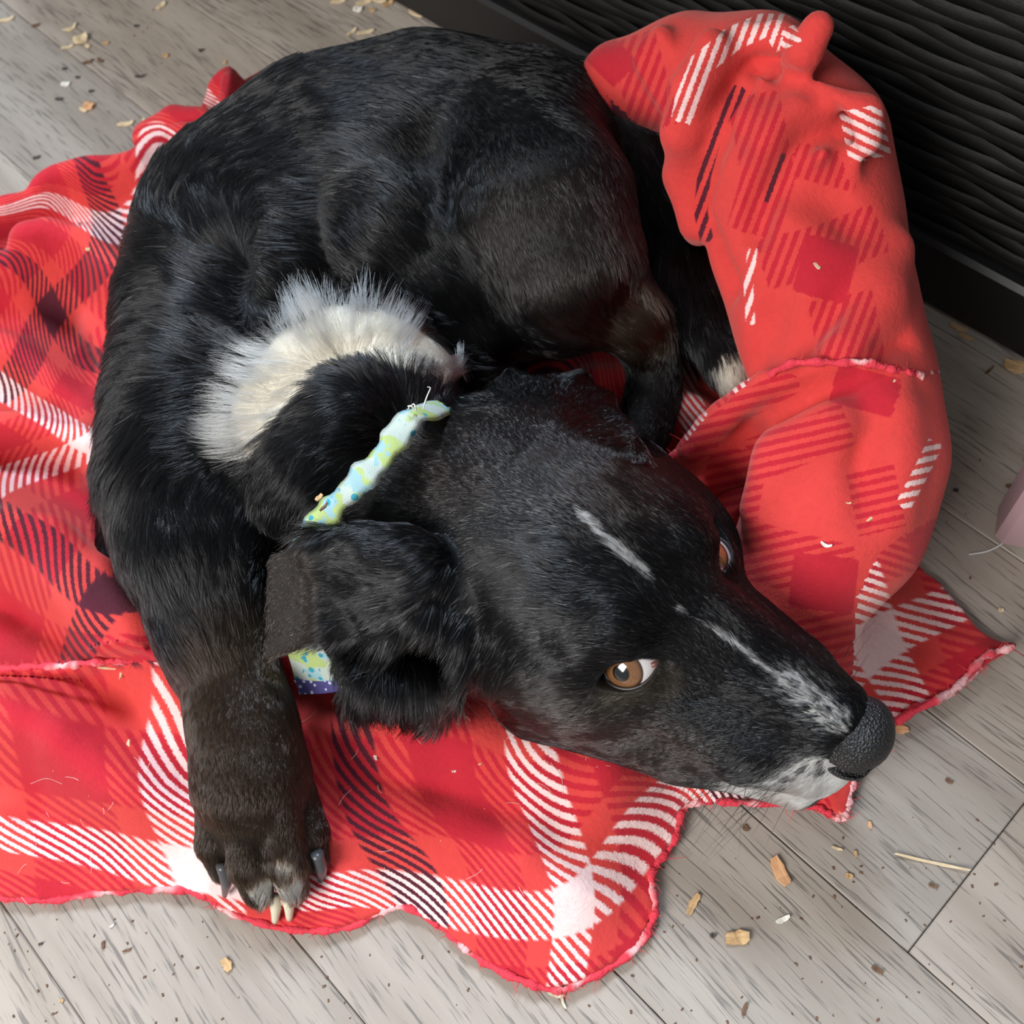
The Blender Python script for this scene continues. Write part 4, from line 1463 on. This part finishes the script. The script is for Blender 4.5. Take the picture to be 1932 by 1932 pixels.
        for tt in np.linspace(0, 2 * math.pi, 72, endpoint=False):
            cx, sy = math.cos(tt), math.sin(tt)
            h_ = EYE_W * cx
            k = max(0.0, 1 - abs(cx) ** 2.1)
            v_ = (EYE_H * k * 1.0 if sy > 0 else -EYE_H * k * 0.92)
            rr = ER + 0.0008
            w2 = max(rr * rr - h_ * h_ - v_ * v_, (0.0045) ** 2)
            path.append(c + hx * h_ + vx * v_ + e * (math.sqrt(w2)))
        path = np.array(path + path[:1])
        tv, tf = tube_np(path, 0.00085, 7, cap=False)
        add_obj('eyelid', mesh_np('eyelid', tv, tf), eye_o, lid_m)
        # pink corner of the eye
        tv, tf = tube_np([c + hx * 0.0100 + e * 0.0106 - vx * .0002, c + hx * 0.0122 + e * 0.0094 - vx * .0004, c + hx * 0.0140 + e * 0.0080 - vx * .0006], [0.0012, 0.0013, 0.0007], 8)
        if i == 0:
            pink_m, _, _ = new_mat('eye_corner', (0.16, 0.055, 0.05), 0.3)
        add_obj('eye_corner', mesh_np('eye_corner', tv, tf), eye_o, pink_m)

    # ---- nose leather, modelled finely
    c0 = hp(.1060, 0, -.0425)
    nf = Field(np.arange(c0[0] - .026, c0[0] + .026, .0007), np.arange(c0[1] - .028, c0[1] + .028, .0007), np.arange(c0[2] - .026, c0[2] + .026, .0007))
    nf.ellipsoid(hp(.1050, 0, -.0380), np.array((.0155, .0185, .0140)) * HS, HM, .004)
    nf.ellipsoid(hp(.1085, 0, -.0480), np.array((.0115, .0130, .0150)) * HS, HM, .006)
    for s in (-1, 1):
        nf.ellipsoid(hp(.1045, .0125 * s, -.0465), np.array((.0125, .0090, .0105)) * HS, HM, .004)
        nf.capsule(hp(.1220, .0068 * s, -.0465), hp(.109, .0098 * s, -.0460), .0034 * HS, .0026 * HS, .0015, cut=True)
        nf.capsule(hp(.1175, .0130 * s, -.0450), hp(.102, .0215 * s, -.0425), .0034 * HS, .0026 * HS, .0012, cut=True)
    nf.capsule(hp(.1215, 0, -.0430), hp(.1205, 0, -.066), .0010, .0012, .0012, cut=True)
    vv, qq = nf.mesh(2)
    nose_m, nt, b = new_mat('nose_leather', (0.009, 0.0088, 0.0095), 0.46)
    pos = N(nt, 'ShaderNodeTexCoord').outputs['Object']
    vo = N(nt, 'ShaderNodeTexVoronoi')
    vo.inputs['Scale'].default_value = 900
    nt.links.new(pos, vo.inputs['Vector'])
    bump_n(nt, b, vo.outputs['Distance'], 0.7, 0.0012)
    child(add_obj('nose', mesh_np('nose', vv, qq), mat=nose_m))

    # ---- claws of the fore paw
    dark_c, _, _ = new_mat('dark_claw', (0.055, 0.055, 0.060), 0.3)
    pale_c, _, _ = new_mat('pale_claw', (0.66, 0.60, 0.45), 0.35)
    for pts_, rr, m in (([(420, 1630, .040), (427, 1660, .032), (424, 1690, .014)], (14, 13, 5), dark_c),
                        ([(516, 1690, .024), (520, 1712, .019), (519, 1738, .009)], (11, 11, 7), pale_c),
                        ([(540, 1686, .024), (545, 1708, .019), (546, 1733, .009)], (11, 11, 7), pale_c),
                        ([(598, 1610, .040), (606, 1640, .030), (605, 1664, .014)], (13, 12, 5), dark_c)):
        path = spline([P(*p) for p in pts_], 9)
        rad_ = np.interp(np.linspace(0, 2, 9), [0, 1, 2], [r * 0.49 / F for r in rr])
        tv, tf = tube_np(path, rad_, 10)
        cl = child(add_obj('claw', mesh_np('claw', tv, tf), mat=m))
        cl['label'] = 'dark grey claw' if m is dark_c else 'pale cream claw'

    # ---- whiskers
    wps = []
    wr = []
    for i in range(60):
        s = -1 if i % 4 else 1
        x = rng.uniform(.030, .092)
        z = rng.uniform(-.088, -.062)
        yy = -(.040 - (x - .03) * .25) if s < 0 else (.036 - (x - .03) * .25)
        r0 = hp(x, yy, z)
        L = rng.uniform(.026, .058)
        d = hv(rng.uniform(-.55, .35), s * 1.0, rng.uniform(-.15, .45))
        bend = hv(rng.uniform(-.6, .3), 0, -.6)
        wps.append([r0 + d * L * t_ + bend * L * 0.30 * t_ * t_ for t_ in np.linspace(0, 1, 8)])
        wr.append(.00013)
    wps = np.array(wps)
    wps[..., 2] = np.maximum(wps[..., 2], 0.003)
    wm, _, _ = new_mat('whisker', (0.03, 0.027, 0.027), 0.4)
    child(strands('whisker', wps, np.array(wr), None, wm, 'stuff', None, 0.15))

    # ---- flowered cloth collar
    cm, nt, b = new_mat('flowered_cloth', rough=0.85)
    pos = N(nt, 'ShaderNodeTexCoord').outputs['Object']
    n1 = noise_n(nt, pos, 75, 1.5)
    n2 = noise_n(nt, mapping_n(nt, pos, loc=(3, 1, 2)), 95, 2)
    c1 = mix_n(nt, smooth_n(nt, n1, 0.47, 0.53), (0.36, 0.45, 0.16), (0.42, 0.48, 0.43))
    c1 = mix_n(nt, smooth_n(nt, n2, 0.56, 0.60), c1, (0.26, 0.43, 0.47))
    vo = N(nt, 'ShaderNodeTexVoronoi')
    vo.inputs['Scale'].default_value = 190
    nt.links.new(pos, vo.inputs['Vector'])
    n3 = noise_n(nt, pos, 55, 1)
    dots = math_n(nt, 'MULTIPLY', math_n(nt, 'SUBTRACT', 1.0, smooth_n(nt, vo.outputs['Distance'], 0.30, 0.36)), smooth_n(nt, n3, 0.54, 0.58))
    nt.links.new(mix_n(nt, dots, c1, (0.03, 0.26, 0.34)), b.inputs['Base Color'])
    bump_n(nt, b, noise_n(nt, pos, 1200, 2), 0.4, 0.0006)
    # a closed band round the neck, just behind the ears
    top = spline([P(x, y, z) for x, y, z in [(850, 768, .118), (806, 776, .156), (765, 800, .164), (735, 845, .164), (700, 885, .163), (660, 925, .160), (622, 965, .154), (585, 1005, .146), (560, 1050, .136), (545, 1120, .118), (548, 1180, .100)]], 60)
    under = spline([top[-1], P(600, 1190, .060), P(720, 1130, .040), P(860, 980, .040), P(930, 830, .070), P(905, 770, .115), top[0]], 50)[1:-1]
    loop = np.vstack([top, under])
    n = len(loop)
    tan = np.roll(loop, -1, 0) - np.roll(loop, 1, 0)
    tan /= np.linalg.norm(tan, axis=1, keepdims=True)
    cen_n = loop.mean(0)
    outw = loop - cen_n
    outw -= tan * np.einsum('ij,ij->i', outw, tan)[:, None]
    outw /= np.linalg.norm(outw, axis=1, keepdims=True)
    wid = np.cross(tan, outw)
    vv, ff = [], []
    for i in range(n):
        pk = 1 + 0.16 * math.sin(i * 0.55) + 0.1 * math.sin(i * 1.3)
        for s_, o_ in ((-1, 0), (-.5, .0016), (.5, .0016), (1, 0), (.5, -.0012), (-.5, -.0012)):
            vv.append(loop[i] + wid[i] * s_ * 0.0062 * pk + outw[i] * (o_ + 0.0010 * math.sin(i * 0.8)))
    for i in range(n):
        j = (i + 1) % n
        for k in range(6):
            k2 = (k + 1) % 6
            ff.append((i * 6 + k, i * 6 + k2, j * 6 + k2, j * 6 + k))
    collar = child(add_obj('collar', mesh_np('collar', np.array(vv), ff), mat=cm))

    def to_collar(o):
        o.parent = collar
        return o

    # the hanging end of the collar, its purple dotted border below
    def sheet(name, corners, m, nu=8, nv_=8, th=0.0010, wav=0.0012):
        a, b_, c, d = [np.asarray(x) for x in corners]
        nn_ = np.cross(b_ - a, d - a)
        nn_ /= np.linalg.norm(nn_)
        vv, ff = [], []
        for lay in (1, -1):
            for i in range(nu + 1):
                for j in range(nv_ + 1):
                    s, t_ = i / nu, j / nv_
                    p = a * (1 - s) * (1 - t_) + b_ * s * (1 - t_) + c * s * t_ + d * (1 - s) * t_
                    vv.append(p + nn_ * (lay * th * 0.5 + wav * math.sin(s * 4 + t_ * 2)))
        st = (nu + 1) * (nv_ + 1)
        idx = lambda i, j, l: l * st + i * (nv_ + 1) + j
        for i in range(nu):
            for j in range(nv_):
                ff.append((idx(i, j, 0), idx(i + 1, j, 0), idx(i + 1, j + 1, 0), idx(i, j + 1, 0)))
                ff.append((idx(i, j + 1, 1), idx(i + 1, j + 1, 1), idx(i + 1, j, 1), idx(i, j, 1)))
        rim = [(i, 0) for i in range(nu)] + [(nu, j) for j in range(nv_)] + [(i, nv_) for i in range(nu, 0, -1)] + [(0, j) for j in range(nv_, 0, -1)]
        for (i, j), (i2, j2) in zip(rim, rim[1:] + rim[:1]):
            ff.append((idx(i, j, 1), idx(i2, j2, 1), idx(i2, j2, 0), idx(i, j, 0)))
        return add_obj(name, mesh_np(name, np.array(vv), ff, False), mat=m)

    e1 = to_collar(sheet('collar_end', (P(540, 1222, .086), P(600, 1205, .090), P(648, 1278, .070), P(556, 1284, .064)), cm))
    pm_, nt, b = new_mat('purple_dotted_cloth', rough=0.85)
    pos = N(nt, 'ShaderNodeTexCoord').outputs['Object']
    vo = N(nt, 'ShaderNodeTexVoronoi')
    vo.inputs['Scale'].default_value = 330
    vo.inputs['Randomness'].default_value = 0.3
    nt.links.new(pos, vo.inputs['Vector'])
    nt.links.new(mix_n(nt, smooth_n(nt, vo.outputs['Distance'], 0.26, 0.34), (0.48, 0.50, 0.66), (0.055, 0.045, 0.17)), b.inputs['Base Color'])
    e2 = to_collar(sheet('collar_border', (P(555.5, 1283, .0645), P(649, 1277, .0705), P(652, 1300, .064), P(564, 1312, .058)), pm_))
    thread_m, _, _ = new_mat('loose_thread', (0.75, 0.76, 0.70), 0.8)
    ths = []
    for pts_ in ([(798, 772, .166), (803, 755, .172), (808, 742, .176), (812, 732, .178), (806, 730, .178)],
                 [(782, 776, .166), (778, 768, .170), (770, 766, .171), (772, 770, .170), (768, 772, .168)],
                 [(785, 776, .166), (784, 768, .171), (780, 762, .172), (776, 766, .171), (774, 764, .17)]):
        ths.append([P(*p) for p in pts_])
    to_collar(strands('loose_thread', np.array(ths), np.full(3, .00035), None, thread_m, 'stuff'))


build_dog()

# ------------------------------------------------------------------ wood shavings, crumbs and straw
def wood_mat(name, c1, c2):
    m, nt, b = new_mat(name, rough=0.75)
    tc = N(nt, 'ShaderNodeTexCoord').outputs['Object']
    n = noise_n(nt, mapping_n(nt, tc, (90, 900, 300)), 1.0, 3, 0.6)
    nt.links.new(mix_n(nt, smooth_n(nt, n, 0.35, 0.65), c1, c2), b.inputs['Base Color'])
    bump_n(nt, b, n, 0.5, 0.0004)
    return m


WOOD = {
    'pale': wood_mat('pale_wood', (0.60, 0.45, 0.26), (0.74, 0.60, 0.40)),
    'tan': wood_mat('tan_wood', (0.42, 0.25, 0.11), (0.58, 0.38, 0.19)),
    'orange': wood_mat('orange_wood', (0.58, 0.27, 0.12), (0.72, 0.42, 0.22)),
    'white': wood_mat('bleached_wood', (0.72, 0.68, 0.60), (0.82, 0.79, 0.73)),
    'brown': wood_mat('brown_bark', (0.10, 0.055, 0.03), (0.17, 0.09, 0.05)),
    'dark': wood_mat('dark_crumb', (0.035, 0.028, 0.024), (0.07, 0.055, 0.048)),
    'cream': wood_mat('cream_husk', (0.62, 0.58, 0.42), (0.72, 0.68, 0.52)),
}


def chip(name, px, py, length, width, ang, wood, label, group=None, cat='wood chip', on=None, thick=None, bend=0.0, zz=0.0):
    """one splinter: an uneven bent slab; length and width in picture pixels, ang = its direction in the picture"""
    if on is not None:
        p = on.hit(px, py)
    else:
        p = P(px, py, zz)
    sc = depth_of(p) / F
    L, W = length * sc, width * sc
    T = thick if thick else max(0.0007, W * 0.18)
    dr = math.cos(ang) * R[:, 0] + math.sin(ang) * R[:, 1]
    yaw = math.atan2(dr[1], dr[0])
    r_ = np.random.default_rng(int(px * 7 + py * 13))
    n = 7
    v, f = [], []
    for i in range(n):
        s = i / (n - 1) - 0.5
        e = 1 - 0.45 * abs(2 * s) ** 3
        a = W * 0.5 * e * r_.uniform(0.75, 1.1)
        b = W * 0.5 * e * r_.uniform(0.75, 1.1)
        x = s * L * 1.0
        sh = bend * W * (4 * s * s - 0.5)
        z = T * 0.3 * math.sin(i * 1.3) + L * 0.05 * (4 * s * s) + T * 0.5
        xe = x + (r_.uniform(-.06, .06) * L)
        for yy, zz, xx in ((-a + sh, 0, x), (b + sh, 0, xe), (b * .92 + sh, T, xe), (-a * .92 + sh, T * r_.uniform(.8, 1.3), x)):
            v.append((xx, yy, z + zz - T * 0.35))
    for i in range(n - 1):
        for k in range(4):
            k2 = (k + 1) % 4
            f.append((i * 4 + k, (i + 1) * 4 + k, (i + 1) * 4 + k2, i * 4 + k2))
    f.append((0, 1, 2, 3))
    f.append(tuple((n - 1) * 4 + k for k in (3, 2, 1, 0)))
    v = np.array(v)
    v[:, 2] -= v[:, 2].min()
    o = add_obj(name, mesh_np(name, v, f, False), mat=WOOD[wood], loc=p + np.array([0, 0, 0.0002]))
    o.rotation_euler = (0, 0, yaw)
    tag(o, label, cat, group)
    return o


FL = 'wood shavings scattered on the floor'
BK = 'wood shavings lying on the blanket'
CHIPS = [
    # bottom right
    ('wood_chip', 1472, 1645, 54, 26, 1.15, 'orange', 'large orange wood chip on the grey floor below the dog\'s muzzle', FL, 0.1),
    ('wood_chip', 1308, 1706, 44, 16, 2.05, 'tan', 'narrow tan wood splinter on the floor right of the blanket\'s lower corner', FL, 0.1),
    ('wood_chip', 1390, 1770, 44, 30, -.15, 'tan', 'chunky square tan wood chip on the floor below the narrow tan splinter', FL, 0.0),
    ('wood_sliver', 1477, 1735, 28, 11, -.45, 'white', 'small white wood sliver on the floor right of the chunky tan chip', FL, 0.1),
    ('straw', 1755, 1627, 134, 6, .27, 'pale', 'long thin straw lying on the floor at the lower right', FL, 0.0),
    ('wood_crumb', 1602, 1653, 13, 11, .3, 'tan', 'tiny tan wood crumb on the floor between orange chip and straw', FL, 0),
    ('wood_sliver', 1579, 1601, 21, 5, .35, 'pale', 'thin pale sliver on the floor right of the dog\'s whiskers', FL, 0),
    ('wood_crumb', 1614, 1611, 13, 6, 1.3, 'tan', 'tiny upright tan splinter on the floor just right of the thin pale sliver', FL, 0),
    ('wood_crumb', 1641, 1557, 14, 7, 1.4, 'orange', 'small orange splinter on the floor right of the blanket tip under the muzzle', FL, 0),
    ('bark_flake', 1405, 1904, 24, 8, 1.9, 'brown', 'dark brown bark sliver on the floor at the bottom edge', FL, .1),
    ('bark_flake', 1760, 1671, 17, 8, .5, 'brown', 'dark brown bark flake on the floor under the long straw', FL, 0),
    ('bark_flake', 1790, 1474, 14, 8, .6, 'brown', 'small brown bark bit on the floor right of the dog\'s nose', FL, 0),
    ('bark_flake', 1655, 1829, 22, 11, .6, 'brown', 'brown and pale crumb on the floor below the plank joint', FL, 0),
    ('bark_flake', 1407, 1563, 13, 11, .8, 'brown', 'reddish brown bit on the floor under the dog\'s whiskers', FL, 0),
    ('wood_crumb', 1345, 1765, 11, 9, 0, 'dark', 'dark crumb on the floor left of the chunky tan chip', FL, 0),
    ('grass_husk', 1048, 1876, 36, 8, .25, 'cream', 'pale dry husk on the floor under the blanket\'s lowest corner', FL, .5),
    ('grass_husk', 1063, 1890, 26, 6, 1.25, 'cream', 'thin dry husk stalk hanging below the pale husk at the blanket\'s lowest corner', FL, .3),
    # bottom left
    ('wood_chip', 429, 1820, 26, 20, .9, 'tan', 'amber wood flake on the floor below the dog\'s paw', FL, 0),
    ('wood_sliver', 213, 1747, 9, 4, -.7, 'white', 'tiny white speck on the floor below the blanket\'s left hem', FL, 0),
    ('bark_flake', 196, 1783, 15, 7, 1.4, 'brown', 'small brown bark bit on the floor below the white speck', FL, .3),
    ('bark_flake', 241, 1793, 17, 5, -.35, 'brown', 'thin brown bark sliver on the floor beside the small bark bit', FL, .2),
    ('wood_crumb', 118, 1888, 9, 6, .5, 'tan', 'tan crumb on the floor near the lower left corner', FL, 0),
    ('wood_crumb', 78, 1781, 8, 5, -.4, 'dark', 'dark crumb on the floor near the left edge below the blanket', FL, 0),
    # upper left
    ('wood_sliver', 14, 38, 30, 9, -.25, 'pale', 'pale wood sliver on the floor at the upper left edge', FL, .1),
    ('wood_curl', 134, 54, 28, 10, -.6, 'pale', 'curled pale shaving on the floor above the thick tan chip', FL, .6),
    ('wood_chip', 154, 76, 29, 24, -.5, 'pale', 'thick pale tan wood chip on the floor at the upper left', FL, 0),
    ('wood_sliver', 128, 90, 24, 7, -.25, 'pale', 'thin pale sliver on the floor left under the thick tan chip', FL, .1),
    ('wood_crumb', 166, 88, 13, 9, .6, 'pale', 'small pale crumb touching the right side of the thick tan chip', FL, 0),
    ('bark_flake', 68, 49, 15, 9, -.3, 'brown', 'brown bark flake on the floor left of the curled shaving', FL, 0),
    ('wood_chip', 305, 13, 20, 12, -1.0, 'pale', 'pale wood bit on the floor at the top left of the dog', FL, 0),
    ('wood_chip', 125, 160, 18, 11, .1, 'white', 'whitish oval wood bit on the floor left of the orange chip', FL, 0),
    ('wood_chip', 169, 202, 22, 19, .3, 'orange', 'orange brown wood chip on the floor above the plaid fold', FL, 0),
    ('wood_sliver', 158, 209, 20, 7, .6, 'pale', 'thin pale sliver tucked under the orange brown chip', FL, .2),
    ('wood_sliver', 238, 235, 32, 11, -.08, 'pale', 'pale flat sliver on the floor above the blanket\'s red fold', FL, 0),
    ('wood_sliver', 275, 231, 20, 9, .9, 'pale', 'pale sliver on the floor touching the blanket\'s upper left fold', FL, .1),
    ('wood_crumb', 200, 82, 13, 8, .1, 'tan', 'faint tan crumb on the floor right of the thick tan chip', FL, 0),
    ('wood_crumb', 313, 106, 13, 10, .2, 'tan', 'faint tan crumb on the floor above the blanket\'s pointed fold', FL, 0),
    ('wood_crumb', 425, 119, 9, 7, 1.2, 'tan', 'tiny tan crumb on the floor right above the blanket\'s pointed fold', FL, 0),
    ('bark_flake', 167, 118, 20, 8, -.4, 'brown', 'long dark bark bit on the floor below the thick tan chip', FL, .2),
    ('bark_flake', 190, 115, 16, 8, .7, 'brown', 'dark bark bit right of the long dark bark bit', FL, .1),
    ('bark_flake', 265, 145, 21, 6, 0.0, 'dark', 'thin dark sliver on the floor midway to the dog\'s back', FL, 0),
    ('bark_flake', 112, 188, 15, 7, .1, 'dark', 'dark flake on the floor left of the orange brown chip', FL, 0),
    ('bark_flake', 380, 96, 10, 7, 0, 'dark', 'dark speck on the floor near the dog\'s back', FL, 0),
    ('bark_flake', 70, 298, 14, 8, -.3, 'dark', 'dark flake on the plank seam beside the blanket\'s left fold', FL, 0),
    ('wood_crumb', 122, 131, 9, 6, 0, 'dark', 'uppermost of three tiny dark crumbs above the orange brown chip', FL, 0),
    ('wood_crumb', 147, 147, 9, 6, 0, 'dark', 'middle one of three tiny dark crumbs above the orange brown chip', FL, 0),
    ('wood_crumb', 173, 173, 10, 6, 0, 'dark', 'lowest of three tiny dark crumbs above the orange brown chip', FL, 0),
    ('wood_crumb', 258, 50, 9, 7, 0, 'dark', 'tiny dark crumb on the floor right of the curled shaving', FL, 0),
    # top, behind the dog
    ('wood_chip', 640, 3, 32, 12, -.2, 'pale', 'pale wood shaving at the top edge, leftmost of the heap by the box', FL, 0),
    ('wood_chip', 688, 6, 34, 14, -.4, 'pale', 'pale wood shaving in the middle of the heap by the box', FL, 0),
    ('wood_chip', 716, 2, 30, 13, .3, 'pale', 'pale wood shaving at the top edge, topmost of the heap by the box', FL, 0),
    ('wood_chip', 733, 8, 24, 12, -.7, 'tan', 'tan wood shaving at the right end of the heap by the box', FL, 0),
    ('wood_chip', 676, 19, 18, 15, .2, 'white', 'white round bit on the floor below the heap by the box', FL, 0),
    ('wood_crumb', 703, 20, 14, 9, .6, 'tan', 'tan crumb below the heap by the box', FL, 0),
    ('wood_chip', 788, 27, 36, 15, .6, 'pale', 'pale wood shaving against the black box skirt', FL, 0),
    ('wood_sliver', 664, 62, 24, 8, -.9, 'pale', 'pale sliver on the floor touching the dog\'s back, left of two', FL, 0),
    ('wood_sliver', 690, 62, 34, 9, -.12, 'pale', 'pale sliver on the floor touching the dog\'s back, right of two', FL, 0),
    # right, beside the box
    ('leaf_scrap', 1808, 620, 32, 13, .6, 'tan', 'tan leaf scrap on the floor against the black box', FL, 0),
    ('leaf_scrap', 1822, 637, 28, 8, .6, 'tan', 'narrow tan scrap below the leaf scrap by the black box', FL, 0),
    ('leaf_scrap', 1916, 693, 44, 28, .35, 'tan', 'large tan leaf scrap on the floor at the right edge', FL, .1),
    ('bark_flake', 1866, 700, 24, 6, -.8, 'brown', 'dark twig bit on the floor left of the large leaf scrap', FL, 0),
    ('wood_chip', 1747, 679, 15, 9, .2, 'white', 'pale speck on the floor beside the blanket\'s hem corner', FL, 0),
    ('wood_chip', 1771, 726, 20, 10, .3, 'tan', 'tan bit on the floor right of the blanket\'s hem corner', FL, 0),
    ('leaf_scrap', 1912, 921, 30, 10, .3, 'brown', 'brown leaf scrap on the floor behind the mauve leg', FL, .1),
    ('cream_husk', 1722, 1008, 36, 15, 1.2, 'cream', 'cream pointed husk sticking out under the blanket, left of two', FL, 0),
    ('cream_husk', 1739, 998, 34, 14, 1.75, 'cream', 'cream pointed husk sticking out under the blanket, right of two', FL, 0),
    ('wood_crumb', 1888, 1152, 10, 8, .2, 'pale', 'tiny pale crumb on the floor above the blanket\'s right point', FL, 0),
    ('wood_crumb', 1803, 926, 9, 8, .2, 'dark', 'dark dot on the floor right of the rolled blanket', FL, 0),
    ('wood_crumb', 1830, 1262, 18, 9, -.6, 'tan', 'tan bit on the floor under the blanket\'s right hem', FL, 0),
    ('wood_chip', 1697, 1377, 32, 17, .1, 'orange', 'orange wood chip on the floor beside the dog\'s nose', FL, 0),
]
ON_BLANKET = [
    ('wood_sliver', 246, 1414, 36, 7, 1.2, 'pale', 'curved pale sliver on the blanket left of the dog\'s paw', BK, .6),
    ('wood_sliver', 229, 1274, 18, 5, 1.5, 'pale', 'short pale stick hanging at the blanket\'s left hem', BK, 0),
    ('wood_sliver', 205, 1262, 40, 4, .1, 'pale', 'long pale stick lying along the blanket\'s left hem', BK, 0),
    ('wood_crumb', 903, 1437, 17, 8, 1.0, 'pale', 'pale wood bit on the blanket below the dog\'s cheek', BK, 0),
    ('wood_crumb', 710, 1427, 17, 7, 1.5, 'white', 'white curled bit on the blanket right of the dog\'s paw', BK, .5),
    ('wood_crumb', 823, 1495, 10, 6, 1.7, 'white', 'tiny white speck on the blanket between paw and striped band', BK, 0),
    ('wood_crumb', 850, 1487, 9, 4, -.4, 'white', 'tiny white speck on the blanket, right neighbour of another', BK, 0),
    ('wood_crumb', 857, 1456, 8, 4, -.1, 'white', 'tiny white speck on the blanket just below the dog\'s cheek', BK, 0),
    ('wood_sliver', 1644, 974, 32, 7, -1.1, 'pale', 'curved pale shaving on the rolled side near the dog\'s eye', BK, .7),
    ('wood_sliver', 1558, 1029, 22, 7, .5, 'white', 'white curved bit on the crimson patch beside the dog\'s eye', BK, .5),
    ('wood_sliver', 1541, 504, 18, 7, 1.0, 'pale', 'pale bit on the crimson square of the rolled side', BK, 0),
    ('wood_crumb', 1600, 951, 11, 3, 0, 'pale', 'tiny pale thread bit on the rolled side above the curved shaving', BK, 0),
    ('wood_sliver', 1688, 716, 20, 6, -1.3, 'pale', 'pale sliver stuck under the hem of the rolled side', BK, .3),
    ('wood_crumb', 167, 472, 10, 8, 0, 'tan', 'tan crumb on the black band left of the dog\'s shoulder', BK, 0),
    ('leaf_scrap', 151, 1598, 8, 5, 0, 'white', 'tiny pale crumb on the white band near the lower left hem', BK, 0),
]
CATS = {'straw': 'straw', 'bark_flake': 'bark flake', 'wood_crumb': 'wood crumb', 'grass_husk': 'grass husk', 'leaf_scrap': 'leaf scrap', 'cream_husk': 'grass husk',
        'wood_curl': 'wood shaving', 'wood_sliver': 'wood sliver'}
for nm, x, y, L, W, a, wd, lab, grp, bend in CHIPS:
    chip(nm, x, y, L, W, a, wd, lab, grp, CATS.get(nm, 'wood chip'), None, None, bend)
for nm, x, y, L, W, a, wd, lab, grp, bend in ON_BLANKET:
    chip(nm, x, y, L, W, a, wd, lab, grp, CATS.get(nm, 'wood chip'), BLANKET, None, bend)

chip('bark_flake', 603, 940, 17, 10, -.9, 'tan', 'tan husk bit stuck on the edge of the dog\'s flowered collar', None, 'bark flake', zz=.166)
chip('bark_flake', 612, 958, 22, 6, -.95, 'brown', 'brown bark sliver stuck on the dog\'s flowered collar below the husk', None, 'bark flake', zz=.165)


# fine crumbs too small to tell apart, and shed hairs
def scatter_crumbs():
    g = Merge()
    r_ = np.random.default_rng(5)
    areas = [((1240, 1932, 1540, 1932), 70), ((0, 420, 1720, 1932), 34), ((420, 1240, 1780, 1932), 26), ((0, 420, 0, 260), 26), ((1720, 1932, 700, 1200), 12)]
    for (x0, x1, y0, y1), n in areas:
        for _ in range(n):
            p = P(r_.uniform(x0, x1), r_.uniform(y0, y1), 0)
            s = r_.uniform(.00025, .0008)
            a = r_.uniform(0, 6.28)
            c, d = math.cos(a), math.sin(a)
            v = []
            for zz, k in ((0, 1), (s * .8, .6)):
                for qx, qy in ((-1.4, -.7), (1.2, -.8), (1.5, .6), (-1, .9)):
                    v.append((p[0] + s * k * (qx * c - qy * d), p[1] + s * k * (qx * d + qy * c), zz))
            g.add(v, [(3, 2, 1, 0), (4, 5, 6, 7), (0, 1, 5, 4), (1, 2, 6, 5), (2, 3, 7, 6), (3, 0, 4, 7)])
    o = add_obj('crumbs', g.mesh('crumbs', False), mat=WOOD['brown'])
    tag(o, 'fine dark specks of dirt strewn over the grey floor', 'dirt', kind='stuff')
    pts = []
    hairs = [[(350, 930), (362, 905), (372, 895)], [(640, 1520), (652, 1502), (666, 1490)], [(955, 1400), (968, 1380), (985, 1368)], [(560, 1370), (585, 1355), (605, 1335)],
             [(60, 1480), (90, 1470), (120, 1480)], [(880, 1660), (900, 1650), (912, 1640)], [(1040, 1440), (1060, 1470), (1062, 1500)]]
    for hpts in hairs[1:]:
        q = spline([BLANKET.hit(*a_) + np.array([0, 0, .0015]) for a_ in hpts], 8)
        pts.append(q)
    for _ in range(60):
        x, y = r_.uniform(0, 1250), r_.uniform(1280, 1700)
        if 340 < x < 640:
            continue
        p = BLANKET.hit(x, y)
        if p[2] < 0.006:
            continue
        a = r_.uniform(0, 6.28)
        L = r_.uniform(.003, .009)
        d = np.array([math.cos(a), math.sin(a), 0])
        e = np.array([-d[1], d[0], 0]) * r_.normal() * .4
        q = np.array([p + L * (t_ * d + t_ * t_ * e) for t_ in np.linspace(0, 1, 8)])
        q[:, 2] += .0012
        pts.append(q)
    hm_, _, _ = new_mat('shed_hair', (0.72, 0.55, 0.50), 0.5)
    h = strands('shed_hair', np.array(pts), np.full(len(pts), .00010), None, hm_, 'stuff', None, .6)
    tag(h, 'pale shed dog hairs lying on the red blanket', 'hair', kind='stuff')
    st = spline([P(1828, 1046, .001), P(1862, 1040, .001), P(1890, 1026, .0012), P(1902, 1010, .001)], 24)
    tv, tf = tube_np(st, .0005, 6)
    wm_, _, _ = new_mat('grey_thread', (0.62, 0.61, 0.60), 0.7)
    o = add_obj('thread', mesh_np('thread', tv, tf), mat=wm_)
    tag(o, 'pale grey curved thread on the floor left of the mauve leg', 'thread')


scatter_crumbs()
